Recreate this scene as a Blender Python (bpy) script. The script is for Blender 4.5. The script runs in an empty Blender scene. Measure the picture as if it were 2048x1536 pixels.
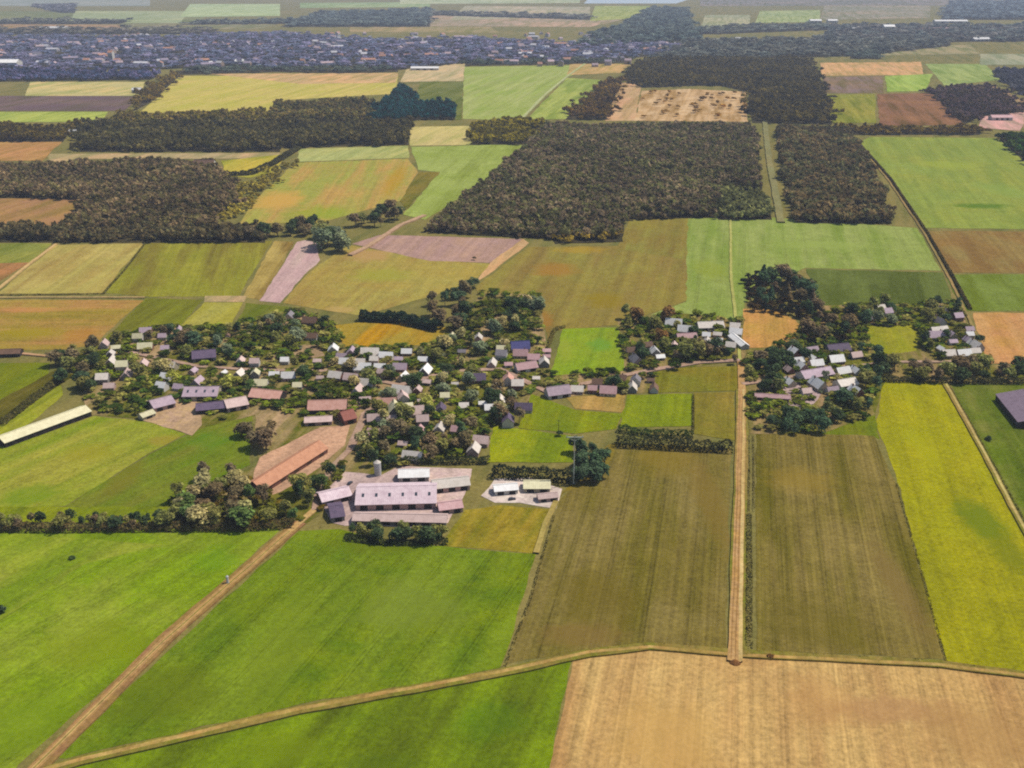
import bpy, math, random
import numpy as np
from mathutils import Vector, Matrix
S = bpy.context.scene
COL = S.collection
rnd = random.Random(7)
R = math.radians
# ------------------------------------------------------------------ camera
W2, H2, F = 2048.0, 1536.0, 1967.0
CAMH, PITCH = 280.0, R(23.1)
cd = bpy.data.cameras.new('camera'); cam = bpy.data.objects.new('camera', cd); COL.objects.link(cam)
cam.location = (0, 0, CAMH); cam.rotation_euler = (R(90) - PITCH, 0, 0)
cd.sensor_width = 36; cd.lens = 36 * F / W2; cd.clip_start = 1; cd.clip_end = 90000
S.camera = cam
SP, CP = math.sin(PITCH), math.cos(PITCH)

def P(x, y):
    """a point of the photograph (2048 x 1536) seen on the flat ground, in metres"""
    u, v = (x - W2 / 2) / F, -(y - H2 / 2) / F
    dz = v * CP - SP; dy = CP + v * SP
    t = -CAMH / dz
    return Vector((u * t, dy * t, 0))

def px(p):
    """ground point -> picture position"""
    d = Vector(p) - Vector((0, 0, CAMH))
    w = d.y * CP - d.z * SP; up = d.y * SP + d.z * CP
    return W2 / 2 + F * d.x / w, H2 / 2 - F * up / w

# ------------------------------------------------------------------ light
SUN_AZ, SUN_EL = R(68), R(58)
w = bpy.data.worlds.new('World'); S.world = w; w.use_nodes = True
nt = w.node_tree; sky = nt.nodes.new('ShaderNodeTexSky'); sky.sky_type = 'NISHITA'; sky.sun_disc = False
sky.sun_elevation = SUN_EL; sky.sun_rotation = SUN_AZ
bg = nt.nodes['Background']; bg.inputs['Strength'].default_value = 0.11
nt.links.new(sky.outputs[0], bg.inputs[0])
ld = bpy.data.lights.new('sun', 'SUN'); ld.energy = 4.2; ld.angle = R(0.5); ld.color = (1, .95, .87)
sun = bpy.data.objects.new('sun', ld); COL.objects.link(sun)
sd = Vector((math.sin(SUN_AZ) * math.cos(SUN_EL), math.cos(SUN_AZ) * math.cos(SUN_EL), math.sin(SUN_EL)))
sun.rotation_euler = (-sd).to_track_quat('-Z', 'Y').to_euler(); sun.location = sd * 900
S.view_settings.view_transform = 'Standard'; S.view_settings.look = 'None'
S.view_settings.exposure = 0.2
S.render.film_transparent = False
S.cycles.max_bounces = 5; S.cycles.diffuse_bounces = 2; S.cycles.transmission_bounces = 2; S.cycles.volume_bounces = 0
S.cycles.use_denoising = False
S.cycles.filter_width = 2.0

KX = 1.62           # how much brighter a sunlit surface shows than its base colour
HAZE_D, HAZE_C = 5.4e-5, (.42, .47, .60)
def lin(c):
    c = c / 255.0
    return c / 12.92 if c <= .04045 else ((c + .055) / 1.055) ** 2.4
def C(r, g, b, k=1.0):
    return tuple(max(.004, min(.85, lin(v) * k / KX)) for v in (r, g, b))
def CH(c, y):
    """base colour of a surface whose colour through the haze at picture height y is c"""
    p = P(0, y); d = math.hypot(p.y, CAMH); t = math.exp(-HAZE_D * d)
    return tuple(max(.003, min(.8, (lin(v) - HAZE_C[i] * (1 - t)) / t / KX)) for i, v in enumerate(c))

# ------------------------------------------------------------------ materials
def newmat(name):
    m = bpy.data.materials.new(name); m.use_nodes = True
    m.node_tree.nodes.clear(); return m, m.node_tree
def nd(t, kind, **kw):
    n = t.nodes.new(kind)
    for k, v in kw.items():
        if k[0] == '_': setattr(n, k[1:], v)
        else: n.inputs[k.replace('__', ' ')].default_value = v
    return n
def rgba(c): return (c[0], c[1], c[2], 1)
def mathn(t, op, a, b=None, clamp=False):
    n = t.nodes.new('ShaderNodeMath'); n.operation = op; n.use_clamp = clamp
    for i, v in enumerate((a, b)):
        if v is None: continue
        if isinstance(v, (int, float)): n.inputs[i].default_value = v
        else: t.links.new(v, n.inputs[i])
    return n.outputs[0]
def mixc(t, f, a, b, mode='MIX'):
    n = t.nodes.new('ShaderNodeMix'); n.data_type = 'RGBA'; n.blend_type = mode
    for i, v in ((0, f), (6, a), (7, b)):
        if isinstance(v, (int, float)): n.inputs[i].default_value = v
        elif isinstance(v, tuple): n.inputs[i].default_value = rgba(v)
        else: t.links.new(v, n.inputs[i])
    return n.outputs[2]
def maprange(t, v, a, b, c, d):
    n = t.nodes.new('ShaderNodeMapRange'); t.links.new(v, n.inputs[0])
    for i, q in zip((1, 2, 3, 4), (a, b, c, d)): n.inputs[i].default_value = q
    return n.outputs[0]

def crop_group():
    g = bpy.data.node_groups.new('CropField', 'ShaderNodeTree')
    for nm, ty, dv in (('A', 'NodeSocketColor', (.2, .3, .1, 1)), ('B', 'NodeSocketColor', (.3, .3, .1, 1)), ('Cc', 'NodeSocketColor', (.1, .15, .05, 1)),
                       ('Angle', 'NodeSocketFloat', 0), ('Row', 'NodeSocketFloat', 4), ('RowAmt', 'NodeSocketFloat', .1), ('Patch', 'NodeSocketFloat', 60), ('Track', 'NodeSocketFloat', 0)):
        s = g.interface.new_socket(name=nm, in_out='INPUT', socket_type=ty); s.default_value = dv
    g.interface.new_socket(name='Color', in_out='OUTPUT', socket_type='NodeSocketColor')
    gi = g.nodes.new('NodeGroupInput'); go = g.nodes.new('NodeGroupOutput'); L = g.links
    tc = g.nodes.new('ShaderNodeTexCoord')
    rot = g.nodes.new('ShaderNodeVectorRotate'); rot.rotation_type = 'Z_AXIS'
    L.new(tc.outputs['Object'], rot.inputs['Vector']); L.new(gi.outputs['Angle'], rot.inputs['Angle'])
    # large patches
    n1 = nd(g, 'ShaderNodeTexNoise', Detail=5, Roughness=.62, Distortion=.6); L.new(tc.outputs['Object'], n1.inputs['Vector'])
    L.new(mathn(g, 'DIVIDE', 1.0, gi.outputs['Patch']), n1.inputs['Scale'])
    f1 = maprange(g, n1.outputs[0], .4, .6, 0, 1)
    c = mixc(g, f1, gi.outputs['A'], gi.outputs['B'])
    # stretched patches along the rows
    vm = g.nodes.new('ShaderNodeVectorMath'); vm.operation = 'MULTIPLY'; L.new(rot.outputs[0], vm.inputs[0]); vm.inputs[1].default_value = (.045, .006, 1)
    n2 = nd(g, 'ShaderNodeTexNoise', Scale=1, Detail=4, Roughness=.6); L.new(vm.outputs[0], n2.inputs['Vector'])
    f2 = maprange(g, n2.outputs[0], .44, .64, 0, .9)
    c = mixc(g, f2, c, gi.outputs['Cc'])
    # rows: noise stretched along the working direction
    dv = mathn(g, 'DIVIDE', 1.0, gi.outputs['Row'])
    cb = g.nodes.new('ShaderNodeCombineXYZ'); L.new(dv, cb.inputs[0]); L.new(mathn(g, 'MULTIPLY', dv, .009), cb.inputs[1])
    vm2 = g.nodes.new('ShaderNodeVectorMath'); vm2.operation = 'MULTIPLY'; L.new(rot.outputs[0], vm2.inputs[0]); L.new(cb.outputs[0], vm2.inputs[1])
    n3 = nd(g, 'ShaderNodeTexNoise', Scale=1, Detail=3, Roughness=.7); L.new(vm2.outputs[0], n3.inputs['Vector'])
    row = mathn(g, 'MULTIPLY', mathn(g, 'SUBTRACT', n3.outputs[0], .5), gi.outputs['RowAmt'])
    # wheel tracks every 21 m, in pairs
    sx = g.nodes.new('ShaderNodeSeparateXYZ'); L.new(rot.outputs[0], sx.inputs[0])
    wob = mathn(g, 'ADD', sx.outputs[0], mathn(g, 'MULTIPLY', n2.outputs[0], 2.0))
    md = mathn(g, 'ABSOLUTE', mathn(g, 'SUBTRACT', mathn(g, 'PINGPONG', wob, 10.5), 1.0))
    trk = mathn(g, 'MULTIPLY', mathn(g, 'SUBTRACT', 1.0, maprange(g, md, .25, .55, 0, 1)), gi.outputs['Track'])
    # grain
    n4 = nd(g, 'ShaderNodeTexNoise', Scale=.45, Detail=4, Roughness=.75); L.new(tc.outputs['Object'], n4.inputs['Vector'])
    gr = mathn(g, 'MULTIPLY', mathn(g, 'SUBTRACT', n4.outputs[0], .5), 1.5)
    n5 = nd(g, 'ShaderNodeTexNoise', Scale=.085, Detail=5, Roughness=.7, Distortion=1); L.new(tc.outputs['Object'], n5.inputs['Vector'])
    gr2 = mathn(g, 'MULTIPLY', mathn(g, 'SUBTRACT', n5.outputs[0], .5), .8)
    val = mathn(g, 'SUBTRACT', mathn(g, 'ADD', mathn(g, 'ADD', mathn(g, 'ADD', 1.0, row), gr), gr2), trk)
    out = mixc(g, 1.0, c, (1, 1, 1), 'MULTIPLY')
    hs = g.nodes.new('ShaderNodeVectorMath'); hs.operation = 'SCALE'; L.new(c, hs.inputs[0]); L.new(val, hs.inputs['Scale'])
    L.new(hs.outputs[0], go.inputs['Color'])
    return g
CROP = crop_group()
def field_mat(a, b, c, angle=0, row=4, amt=.3, patch=60, track=0, spots_=()):
    m, t = newmat('field_cover')
    g = t.nodes.new('ShaderNodeGroup'); g.node_tree = CROP
    for i, v in enumerate((rgba(a), rgba(b), rgba(c), angle, row, amt, patch, track)): g.inputs[i].default_value = v
    d = t.nodes.new('ShaderNodeBsdfDiffuse'); o = t.nodes.new('ShaderNodeOutputMaterial')
    c = g.outputs[0]
    for x, y, rx, ry, col, st in spots_:           # soft-edged patches of another colour within the field
        ctr = P(x, y); tc = t.nodes.new('ShaderNodeTexCoord')
        v1 = t.nodes.new('ShaderNodeVectorMath'); v1.operation = 'SUBTRACT'; t.links.new(tc.outputs['Object'], v1.inputs[0]); v1.inputs[1].default_value = ctr
        v2 = t.nodes.new('ShaderNodeVectorMath'); v2.operation = 'MULTIPLY'; t.links.new(v1.outputs[0], v2.inputs[0]); v2.inputs[1].default_value = (1 / rx, 1 / ry, 0)
        ln = t.nodes.new('ShaderNodeVectorMath'); ln.operation = 'LENGTH'; t.links.new(v2.outputs[0], ln.inputs[0])
        ns = nd(t, 'ShaderNodeTexNoise', Scale=1.6 / min(rx, ry), Detail=5, Roughness=.65); t.links.new(tc.outputs['Object'], ns.inputs['Vector'])
        dd = mathn(t, 'ADD', ln.outputs['Value'], mathn(t, 'MULTIPLY', mathn(t, 'SUBTRACT', ns.outputs[0], .5), 1.6))
        c = mixc(t, maprange(t, dd, .5, 1.1, st, 0), c, CH(col, y))
    t.links.new(c, d.inputs['Color']); t.links.new(d.outputs[0], o.inputs[0]); return m

def leaf_mat(name, base=None, alt=None):
    """foliage: leaf-to-leaf and clump-to-clump colour variation; base None = take the tint of the object"""
    m, t = newmat(name); L = t.links
    geo = t.nodes.new('ShaderNodeNewGeometry'); tc = t.nodes.new('ShaderNodeTexCoord')
    if base is None:
        oi = t.nodes.new('ShaderNodeObjectInfo'); b = oi.outputs['Color']
        n = nd(t, 'ShaderNodeTexNoise', Scale=.45, Detail=2); L.new(tc.outputs['Object'], n.inputs['Vector'])
        f = maprange(t, n.outputs[0], .35, .65, .6, 1.45)
        s = t.nodes.new('ShaderNodeVectorMath'); s.operation = 'SCALE'; L.new(b, s.inputs[0]); L.new(f, s.inputs['Scale']); c = s.outputs[0]
    else:
        n = nd(t, 'ShaderNodeTexNoise', Scale=.07, Detail=3, Roughness=.7); L.new(tc.outputs['Object'], n.inputs['Vector'])
        at = t.nodes.new('ShaderNodeAttribute'); at.attribute_name = 'species'
        fr = mathn(t, 'FRACT', mathn(t, 'MULTIPLY', at.outputs['Fac'], 7.31))
        c = mixc(t, maprange(t, mathn(t, 'ADD', n.outputs[0], mathn(t, 'MULTIPLY', mathn(t, 'SUBTRACT', at.outputs['Fac'], .5), .5)), .4, .6, 0, 1), base, alt)
        s1 = t.nodes.new('ShaderNodeVectorMath'); s1.operation = 'SCALE'; L.new(c, s1.inputs[0]); L.new(maprange(t, fr, 0, 1, .68, 1.38), s1.inputs['Scale']); c = s1.outputs[0]
        n2 = nd(t, 'ShaderNodeTexNoise', Scale=.011, Detail=3, Roughness=.6); L.new(tc.outputs['Object'], n2.inputs['Vector'])
        s0 = t.nodes.new('ShaderNodeVectorMath'); s0.operation = 'SCALE'; L.new(c, s0.inputs[0]); L.new(maprange(t, n2.outputs[0], .35, .65, .7, 1.35), s0.inputs['Scale']); c = s0.outputs[0]
    s = t.nodes.new('ShaderNodeVectorMath'); s.operation = 'SCALE'; L.new(c, s.inputs[0])
    L.new(maprange(t, geo.outputs['Random Per Island'], 0, 1, .5, 1.6), s.inputs['Scale'])
    d = t.nodes.new('ShaderNodeBsdfDiffuse'); tr = t.nodes.new('ShaderNodeBsdfTranslucent')
    mx = t.nodes.new('ShaderNodeMixShader'); mx.inputs[0].default_value = .38
    L.new(s.outputs[0], d.inputs[0]); L.new(s.outputs[0], tr.inputs[0]); L.new(d.outputs[0], mx.inputs[1]); L.new(tr.outputs[0], mx.inputs[2])
    o = t.nodes.new('ShaderNodeOutputMaterial'); L.new(mx.outputs[0], o.inputs[0]); return m

def surf_mat(name, a, b, scale=.5, rough=.8, stripe=0.0, axis=0, spec=.3):
    """built surfaces: weathering between two colours, optional courses of tiles or sheets"""
    m, t = newmat(name); L = t.links
    tc = t.nodes.new('ShaderNodeTexCoord')
    n = nd(t, 'ShaderNodeTexNoise', Scale=scale, Detail=6, Roughness=.7); L.new(tc.outputs['Object'], n.inputs['Vector'])
    oi = t.nodes.new('ShaderNodeObjectInfo')
    c = mixc(t, maprange(t, n.outputs[0], .35, .65, 0, 1), a, b)
    n2 = nd(t, 'ShaderNodeTexNoise', Scale=scale * 9, Detail=3); L.new(tc.outputs['Object'], n2.inputs['Vector'])
    v = maprange(t, n2.outputs[0], .3, .7, .84, 1.14)
    v = mathn(t, 'MULTIPLY', v, maprange(t, oi.outputs['Random'], 0, 1, .82, 1.15))
    if stripe:
        sx = t.nodes.new('ShaderNodeSeparateXYZ'); L.new(tc.outputs['Object'], sx.inputs[0])
        pp = mathn(t, 'PINGPONG', sx.outputs[axis], stripe)
        v = mathn(t, 'MULTIPLY', v, maprange(t, pp, 0, stripe * .25, .78, 1))
    s = t.nodes.new('ShaderNodeVectorMath'); s.operation = 'SCALE'; L.new(c, s.inputs[0]); L.new(v, s.inputs['Scale'])
    p = nd(t, 'ShaderNodeBsdfPrincipled', Roughness=rough); p.inputs['Specular IOR Level'].default_value = spec
    L.new(s.outputs[0], p.inputs['Base Color'])
    o = t.nodes.new('ShaderNodeOutputMaterial'); L.new(p.outputs[0], o.inputs[0]); return m

# ------------------------------------------------------------------ mesh helpers
def quick_mesh(name, V, Q):
    """fast quad mesh from arrays"""
    me = bpy.data.meshes.new(name); V = np.asarray(V, np.float32); Q = np.asarray(Q, np.int32)
    me.vertices.add(len(V)); me.vertices.foreach_set('co', V.ravel())
    me.loops.add(Q.size); me.loops.foreach_set('vertex_index', Q.ravel())
    me.polygons.add(len(Q)); me.polygons.foreach_set('loop_start', np.arange(0, Q.size, 4, dtype=np.int32))
    me.update(calc_edges=True); return me
def link(name, me, mat=None, parent=None, loc=(0, 0, 0)):
    o = bpy.data.objects.new(name, me); COL.objects.link(o)
    if mat is not None:
        if not len(me.materials): me.materials.append(mat)
    if parent: o.parent = parent
    o.location = loc; return o
def tag(o, label=None, cat=None, group=None, kind=None):
    if label: o['label'] = label
    if cat: o['category'] = cat
    if group: o['group'] = group
    if kind: o['kind'] = kind
    return o
def empty(name, loc, rz=0):
    o = bpy.data.objects.new(name, None); COL.objects.link(o); o.location = loc; o.rotation_euler = (0, 0, rz)
    o.empty_display_size = .5; return o
KIDS = {}
def kid(o, parent):
    o.parent = parent; KIDS.setdefault(parent.name, []).append(o); return o
def copy_tree(o, parent=None):
    c = o.copy(); COL.objects.link(c); c.parent = parent
    for ch in KIDS.get(o.name, []):
        k = copy_tree(ch, c); KIDS.setdefault(c.name, []).append(k)
    return c
class MB:
    def __init__(s): s.v = []; s.f = []
    def poly(s, pts): n = len(s.v); s.v += [tuple(p) for p in pts]; s.f.append(tuple(range(n, n + len(pts))))
    def box(s, x0, y0, z0, x1, y1, z1):
        n = len(s.v)
        s.v += [(x0, y0, z0), (x1, y0, z0), (x1, y1, z0), (x0, y1, z0), (x0, y0, z1), (x1, y0, z1), (x1, y1, z1), (x0, y1, z1)]
        for q in ((0, 3, 2, 1), (4, 5, 6, 7), (0, 1, 5, 4), (1, 2, 6, 5), (2, 3, 7, 6), (3, 0, 4, 7)): s.f.append(tuple(n + i for i in q))
    def hexa(s, p):   # eight corners: bottom ring, top ring
        n = len(s.v); s.v += [tuple(q) for q in p]
        for q in ((0, 3, 2, 1), (4, 5, 6, 7), (0, 1, 5, 4), (1, 2, 6, 5), (2, 3, 7, 6), (3, 0, 4, 7)): s.f.append(tuple(n + i for i in q))
    def tube(s, a, b, r0, r1, n=7):
        a, b = Vector(a), Vector(b); d = (b - a).normalized(); u = d.orthogonal().normalized(); v = d.cross(u); k = len(s.v)
        for p, r in ((a, r0), (b, r1)):
            for i in range(n):
                t = 2 * math.pi * i / n; s.v.append(tuple(p + u * (r * math.cos(t)) + v * (r * math.sin(t))))
        for i in range(n): s.f.append((k + i, k + (i + 1) % n, k + n + (i + 1) % n, k + n + i))
        s.f.append(tuple(k + n + i for i in range(n))); s.f.append(tuple(k + n - 1 - i for i in range(n)))
    def mesh(s, name):
        me = bpy.data.meshes.new(name); me.from_pydata(s.v, [], s.f); me.update(); return me
    def build(s, name, mat, parent=None, loc=(0, 0, 0)):
        o = link(name, s.mesh(name), mat, None, loc)
        if parent: kid(o, parent)
        return o

def hash2(x, y):
    h = math.sin(x * 12.9898 + y * 78.233) * 43758.5453; return h - math.floor(h) - .5
def ragged(pts, closed=True, step=None, k_=1.0):
    out = []; n = len(pts)
    for i in range(n if closed else n - 1):
        a, b = pts[i], pts[(i + 1) % n]; L = (b - a).length; dist = max(300., a.y)
        st = step or max(9., dist * .016); k = max(1, int(L / st)); nrm = Vector((-(b - a).y, (b - a).x, 0)).normalized() if L else Vector()
        amp = min(1.6, .45 + dist * .0007) * k_
        for j in range(k):
            p = a.lerp(b, j / k)
            if j: p = p + nrm * (hash2(round(p.x), round(p.y)) * 2 * amp)
            out.append(p)
    if not closed: out.append(pts[-1])
    return out
ZI = [0]
OCC = []            # what stands where: x, y, radius
def sheet(name, poly, mat, label, cat, thick=True, kind='structure'):
    """a piece of ground: its own low layer, with a rim down to the ground"""
    ZI[0] += 1; z = .06 + .003 * ZI[0]
    pts = ragged([P(*q) for q in poly])
    m = MB(); m.poly([(p.x, p.y, z) for p in pts])
    n = len(pts)
    for i in range(n):
        a, b = pts[i], pts[(i + 1) % n]; m.poly([(a.x, a.y, z), (a.x, a.y, 0), (b.x, b.y, 0), (b.x, b.y, z)])
    o = m.build(name, mat); tag(o, label, cat, kind=kind)
    return o
def ribbon(name, line, width, mat, label, cat, kind='structure', z=None, crown=0.0, off=0.0):
    ZI[0] += 1; z = z or .06 + .012 * ZI[0]
    pts = ragged([P(*q) for q in line], closed=False, step=12, k_=.3)
    ws = width if isinstance(width, (tuple, list)) else (width, width)
    m = MB(); prev = None
    for i, p in enumerate(pts):
        a, b = pts[max(0, i - 1)], pts[min(len(pts) - 1, i + 1)]
        d = (b - a).normalized(); nr = Vector((-d.y, d.x, 0)); p = p - nr * off
        wd = ws[0] + (ws[1] - ws[0]) * i / max(1, len(pts) - 1); wd *= 1 + .16 * hash2(p.x, p.y)
        cur = (p - nr * wd / 2, p + nr * wd / 2, p)
        if prev:
            m.poly([(prev[0].x, prev[0].y, z), (cur[0].x, cur[0].y, z), (cur[2].x, cur[2].y, z + crown), (prev[2].x, prev[2].y, z + crown)])
            for q in (0, 1): m.poly([(prev[q].x, prev[q].y, z), (cur[q].x, cur[q].y, z), (cur[q].x, cur[q].y, 0), (prev[q].x, prev[q].y, 0)])
            m.poly([(prev[2].x, prev[2].y, z + crown), (cur[2].x, cur[2].y, z + crown), (cur[1].x, cur[1].y, z), (prev[1].x, prev[1].y, z)])
        prev = cur
    if name in ('street', 'road', 'lane') and P(0, line[0][1]).y < 1100:
        for a, b in zip(pts, pts[1:]):
            for k in range(max(1, int((b - a).length / 3))): q = a.lerp(b, k * 3 / max(3, (b - a).length)); OCC.append((q.x, q.y, 2.51))
    o = m.build(name, mat); tag(o, label, cat, kind=kind); return o

# ------------------------------------------------------------------ ground
gm = field_mat(C(134, 124, 64), C(148, 132, 72), C(112, 112, 54), .3, 30, .15, 300)
m = MB(); m.poly([(-26000, -600, 0), (26000, -600, 0), (26000, 38000, 0), (-26000, 38000, 0)])
tag(m.build('ground', gm), 'flat farmland ground under the fields reaching to the horizon', 'ground', kind='structure')

def ang(a, b):
    d = P(*b) - P(*a); return math.atan2(d.x, d.y)      # Vector Rotate by this lays the rows along +Y
NEAR_ROW = ((1475, 1300), (1484, 800))
def fld(name, poly, c1, c2=None, c3=None, rows=None, row=4, amt=.3, patch=60, track=0, label='', cat='field', spots_=()):
    ys = sum(q[1] for q in poly) / len(poly)
    warm = lambda c: (c[0] + .38 * max(0, c[1] - c[0]), c[1] - .06 * max(0, c[1] - c[0]), c[2] + .1 * max(0, c[1] - c[0]))
    c2 = c2 or (c1[0] * 1.08 + 4, c1[1] * 1.04, c1[2] * 1.02); c3 = c3 or (c1[0] * .86, c1[1] * .92, c1[2] * .86)
    c1, c2, c3 = warm(c1), warm(c2), warm(c3)
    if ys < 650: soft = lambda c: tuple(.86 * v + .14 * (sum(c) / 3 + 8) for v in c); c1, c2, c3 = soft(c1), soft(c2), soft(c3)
    c2 = tuple(a + 1.25 * (b - a) for a, b in zip(c1, c2)); c3 = tuple(a + 1.25 * (b - a) for a, b in zip(c1, c3))
    a = ang(*rows) if rows else ang(*NEAR_ROW)
    dist = P(0, ys).y; sc = max(1, dist / 500)
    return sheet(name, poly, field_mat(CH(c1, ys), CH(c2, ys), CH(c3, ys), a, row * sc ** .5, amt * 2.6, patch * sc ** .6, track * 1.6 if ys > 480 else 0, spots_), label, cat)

LROW = ((90, 1500), (600, 1050))
# --- foreground
fld('stubble_field', [(1095, 1640), (1098, 1545), (1146, 1318), (1180, 1308), (1300, 1298), (1470, 1314), (1880, 1334), (2160, 1370), (2160, 1640)], (204, 164, 102), (210, 172, 108), (188, 146, 92), amt=.5, row=3.5, patch=60, track=.06, label='tan stubble field in the bottom right corner of the view', spots_=[(1780, 1420, 30, 10, (186, 140, 94), .6), (1960, 1480, 26, 24, (180, 138, 86), .6), (1330, 1480, 22, 30, (212, 168, 96), .6), (1640, 1400, 14, 20, (194, 146, 90), .5)])
fld('grass_field', [(60, 1640), (60, 1570), (160, 1524), (600, 1424), (1000, 1350), (1144, 1318), (1096, 1545), (1092, 1640)], (100, 138, 12), (112, 148, 22), (88, 112, 16), LROW, amt=.25, patch=35, label='bright green grass field below the pale field track', spots_=[(560, 1500, 22, 12, (126, 142, 20), .6), (980, 1440, 16, 14, (84, 130, 6), .3), (760, 1540, 20, 10, (92, 112, 10), .5)])
fld('grass_field', [(110, 1515), (350, 1290), (598, 1062), (680, 1058), (760, 1080), (880, 1092), (1072, 1108), (1048, 1190), (1000, 1336), (600, 1408), (300, 1478), (130, 1518)], (88, 128, 16), (108, 138, 30), (112, 145, 38), LROW, amt=.28, patch=40, track=.13, label='deep green grass field right of the dirt path', spots_=[(330, 1390, 26, 22, (104, 116, 6), .55), (820, 1210, 30, 26, (128, 142, 58), .55), (560, 1300, 14, 50, (126, 142, 44), .5), (760, 1090, 26, 10, (112, 122, 8), .6)])
fld('grass_field', [(-260, 1058), (562, 1058), (330, 1268), (36, 1530), (20, 1560), (-260, 1560)], (116, 158, 32), (134, 160, 48), (104, 140, 14), ((-100, 1330), (320, 1090)), amt=.25, patch=45, track=.1, label='light green meadow left of the dirt path', spots_=[(200, 1290, 28, 18, (134, 146, 12), .6), (430, 1120, 14, 14, (118, 168, 40), .3), (60, 1440, 22, 20, (122, 148, 36), .5)])
fld('meadow', [(-260, 1058), (0, 1066), (330, 1090), (170, 1128), (0, 1240), (-260, 1330)], (142, 164, 50), (150, 160, 60), (112, 150, 34), ((-100, 1330), (320, 1090)), label='yellowish green strip of meadow along the left hedgerow')
fld('maize_field', [(1012, 1328), (1062, 1195), (1120, 1000), (1232, 890), (1340, 890), (1462, 897), (1452, 1298), (1300, 1286), (1180, 1298)], (132, 116, 62), (140, 123, 70), (116, 106, 48), row=2.4, amt=.45, patch=55, track=.12, label='olive brown crop field left of the straight dirt road', spots_=[(1330, 920, 22, 22, (152, 128, 58), .5), (1420, 1000, 10, 60, (140, 116, 60), .6), (1200, 1200, 22, 30, (114, 100, 34), .5), (1160, 1270, 22, 10, (138, 112, 62), .6)])
fld('maize_field', [(1512, 868), (1640, 866), (1748, 872), (1790, 962), (1890, 1318), (1700, 1308), (1512, 1302)], (132, 116, 62), (142, 124, 70), (112, 103, 46), row=2.4, amt=.6, patch=55, track=.12, label='olive brown crop field right of the straight dirt road', spots_=[(1600, 960, 22, 18, (154, 128, 56), .5), (1640, 1250, 26, 26, (108, 98, 30), .5), (1800, 1180, 8, 50, (134, 112, 64), .7)])
fld('rapeseed_field', [(1766, 764), (1888, 764), (1940, 860), (2040, 1050), (2160, 1250), (2160, 1372), (1895, 1338), (1792, 950), (1752, 850)], (162, 158, 10), (168, 160, 14), (150, 146, 8), ((1895, 1338), (1760, 800)), amt=.25, patch=50, label='vivid yellow crop field at the right edge', spots_=[(1960, 1040, 13, 26, (118, 132, 8), .85), (2020, 1110, 10, 22, (124, 130, 10), .6), (1850, 900, 8, 30, (172, 170, 20), .5)])
fld('meadow', [(1640, 868), (1748, 822), (1760, 880), (1746, 872)], (112, 132, 36), (124, 128, 44), label='small green corner left of the yellow field top')
fld('grass_field', [(1900, 768), (2200, 768), (2200, 1240), (2110, 1160), (2052, 1050), (1960, 880)], (98, 126, 40), (122, 128, 58), (84, 112, 28), label='green pasture around the purple roofed barn')
fld('headland', [(880, 1092), (930, 1020), (1000, 1010), (1108, 1020), (1072, 1108)], (150, 128, 50), (164, 142, 56), (120, 122, 44), LROW, patch=18, label='rough golden grass in front of the white yard')
fld('headland', [(1215, 890), (1240, 885), (1200, 960), (1128, 985), (1112, 1004), (1125, 985)], (150, 128, 62), (144, 124, 58), (132, 118, 54), label='tan grass corner beside the dark evergreen clump')
# --- left middle
fld('meadow', [(-260, 930), (20, 892), (190, 832), (310, 846), (372, 868), (300, 905), (130, 1012), (-260, 1030)], (152, 158, 60), (164, 160, 66), (122, 150, 44), ((0, 1000), (350, 850)), amt=.25, track=.1, label='pale yellow green meadow in front of the white hall', spots_=[(180, 905, 18, 14, (158, 150, 50), .6), (60, 990, 18, 14, (118, 146, 34), .6), (330, 880, 12, 10, (170, 146, 66), .6)])
fld('grass_field', [(130, 1014), (300, 908), (376, 870), (410, 850), (505, 828), (500, 930), (425, 962), (345, 1012), (150, 1026)], (92, 132, 30), (110, 136, 44), (118, 130, 48), ((0, 1000), (350, 850)), label='deep green field right of the pale meadow', spots_=[(420, 880, 14, 14, (100, 140, 46), .5), (250, 950, 10, 30, (128, 120, 50), .6)])
fld('meadow', [(-260, 1012), (130, 1014), (345, 1014), (345, 1045), (-260, 1045)], (128, 142, 30), (140, 150, 40), label='grass margin behind the left hedgerow')
fld('meadow', [(-260, 905), (-20, 866), (120, 768), (126, 790), (60, 846), (0, 880)], (166, 162, 62), (150, 160, 50), label='narrow yellow green strip behind the white hall')
fld('meadow', [(-260, 724), (100, 726), (96, 752), (0, 800), (-260, 870)], (128, 140, 32), (120, 128, 40), label='olive meadow at the left edge beside the brown shed')
fld('headland', [(-260, 850), (0, 800), (110, 740), (150, 750), (120, 770), (-20, 866), (-260, 905)], (104, 96, 48), (118, 108, 54), label='brown rough bank at the left edge of the village')
fld('ploughed_field', [(-260, 600), (120, 600), (288, 601), (240, 640), (190, 690), (120, 700), (-260, 700)], (188, 138, 74), (182, 146, 68), (164, 138, 56), ((-50, 640), (280, 640)), amt=.25, label='orange brown field above the left meadow', spots_=[(60, 665, 30, 14, (164, 146, 44), .7), (60, 620, 30, 8, (206, 142, 92), .6), (160, 670, 16, 20, (190, 128, 66), .5)])
fld('stubble_field', [(-260, 590), (0, 583), (112, 490), (288, 487), (240, 540), (206, 586)], (186, 168, 84), (194, 172, 90), (178, 150, 78), ((-50, 585), (100, 490)), label='pale straw field left of the olive field')
fld('meadow', [(-260, 484), (104, 487), (60, 525), (-260, 535)], (140, 148, 68), label='small green field at the far left edge')
fld('ploughed_field', [(-260, 535), (60, 525), (0, 562), (-260, 590)], (182, 128, 82), label='reddish soil field at the far left edge')
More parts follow.
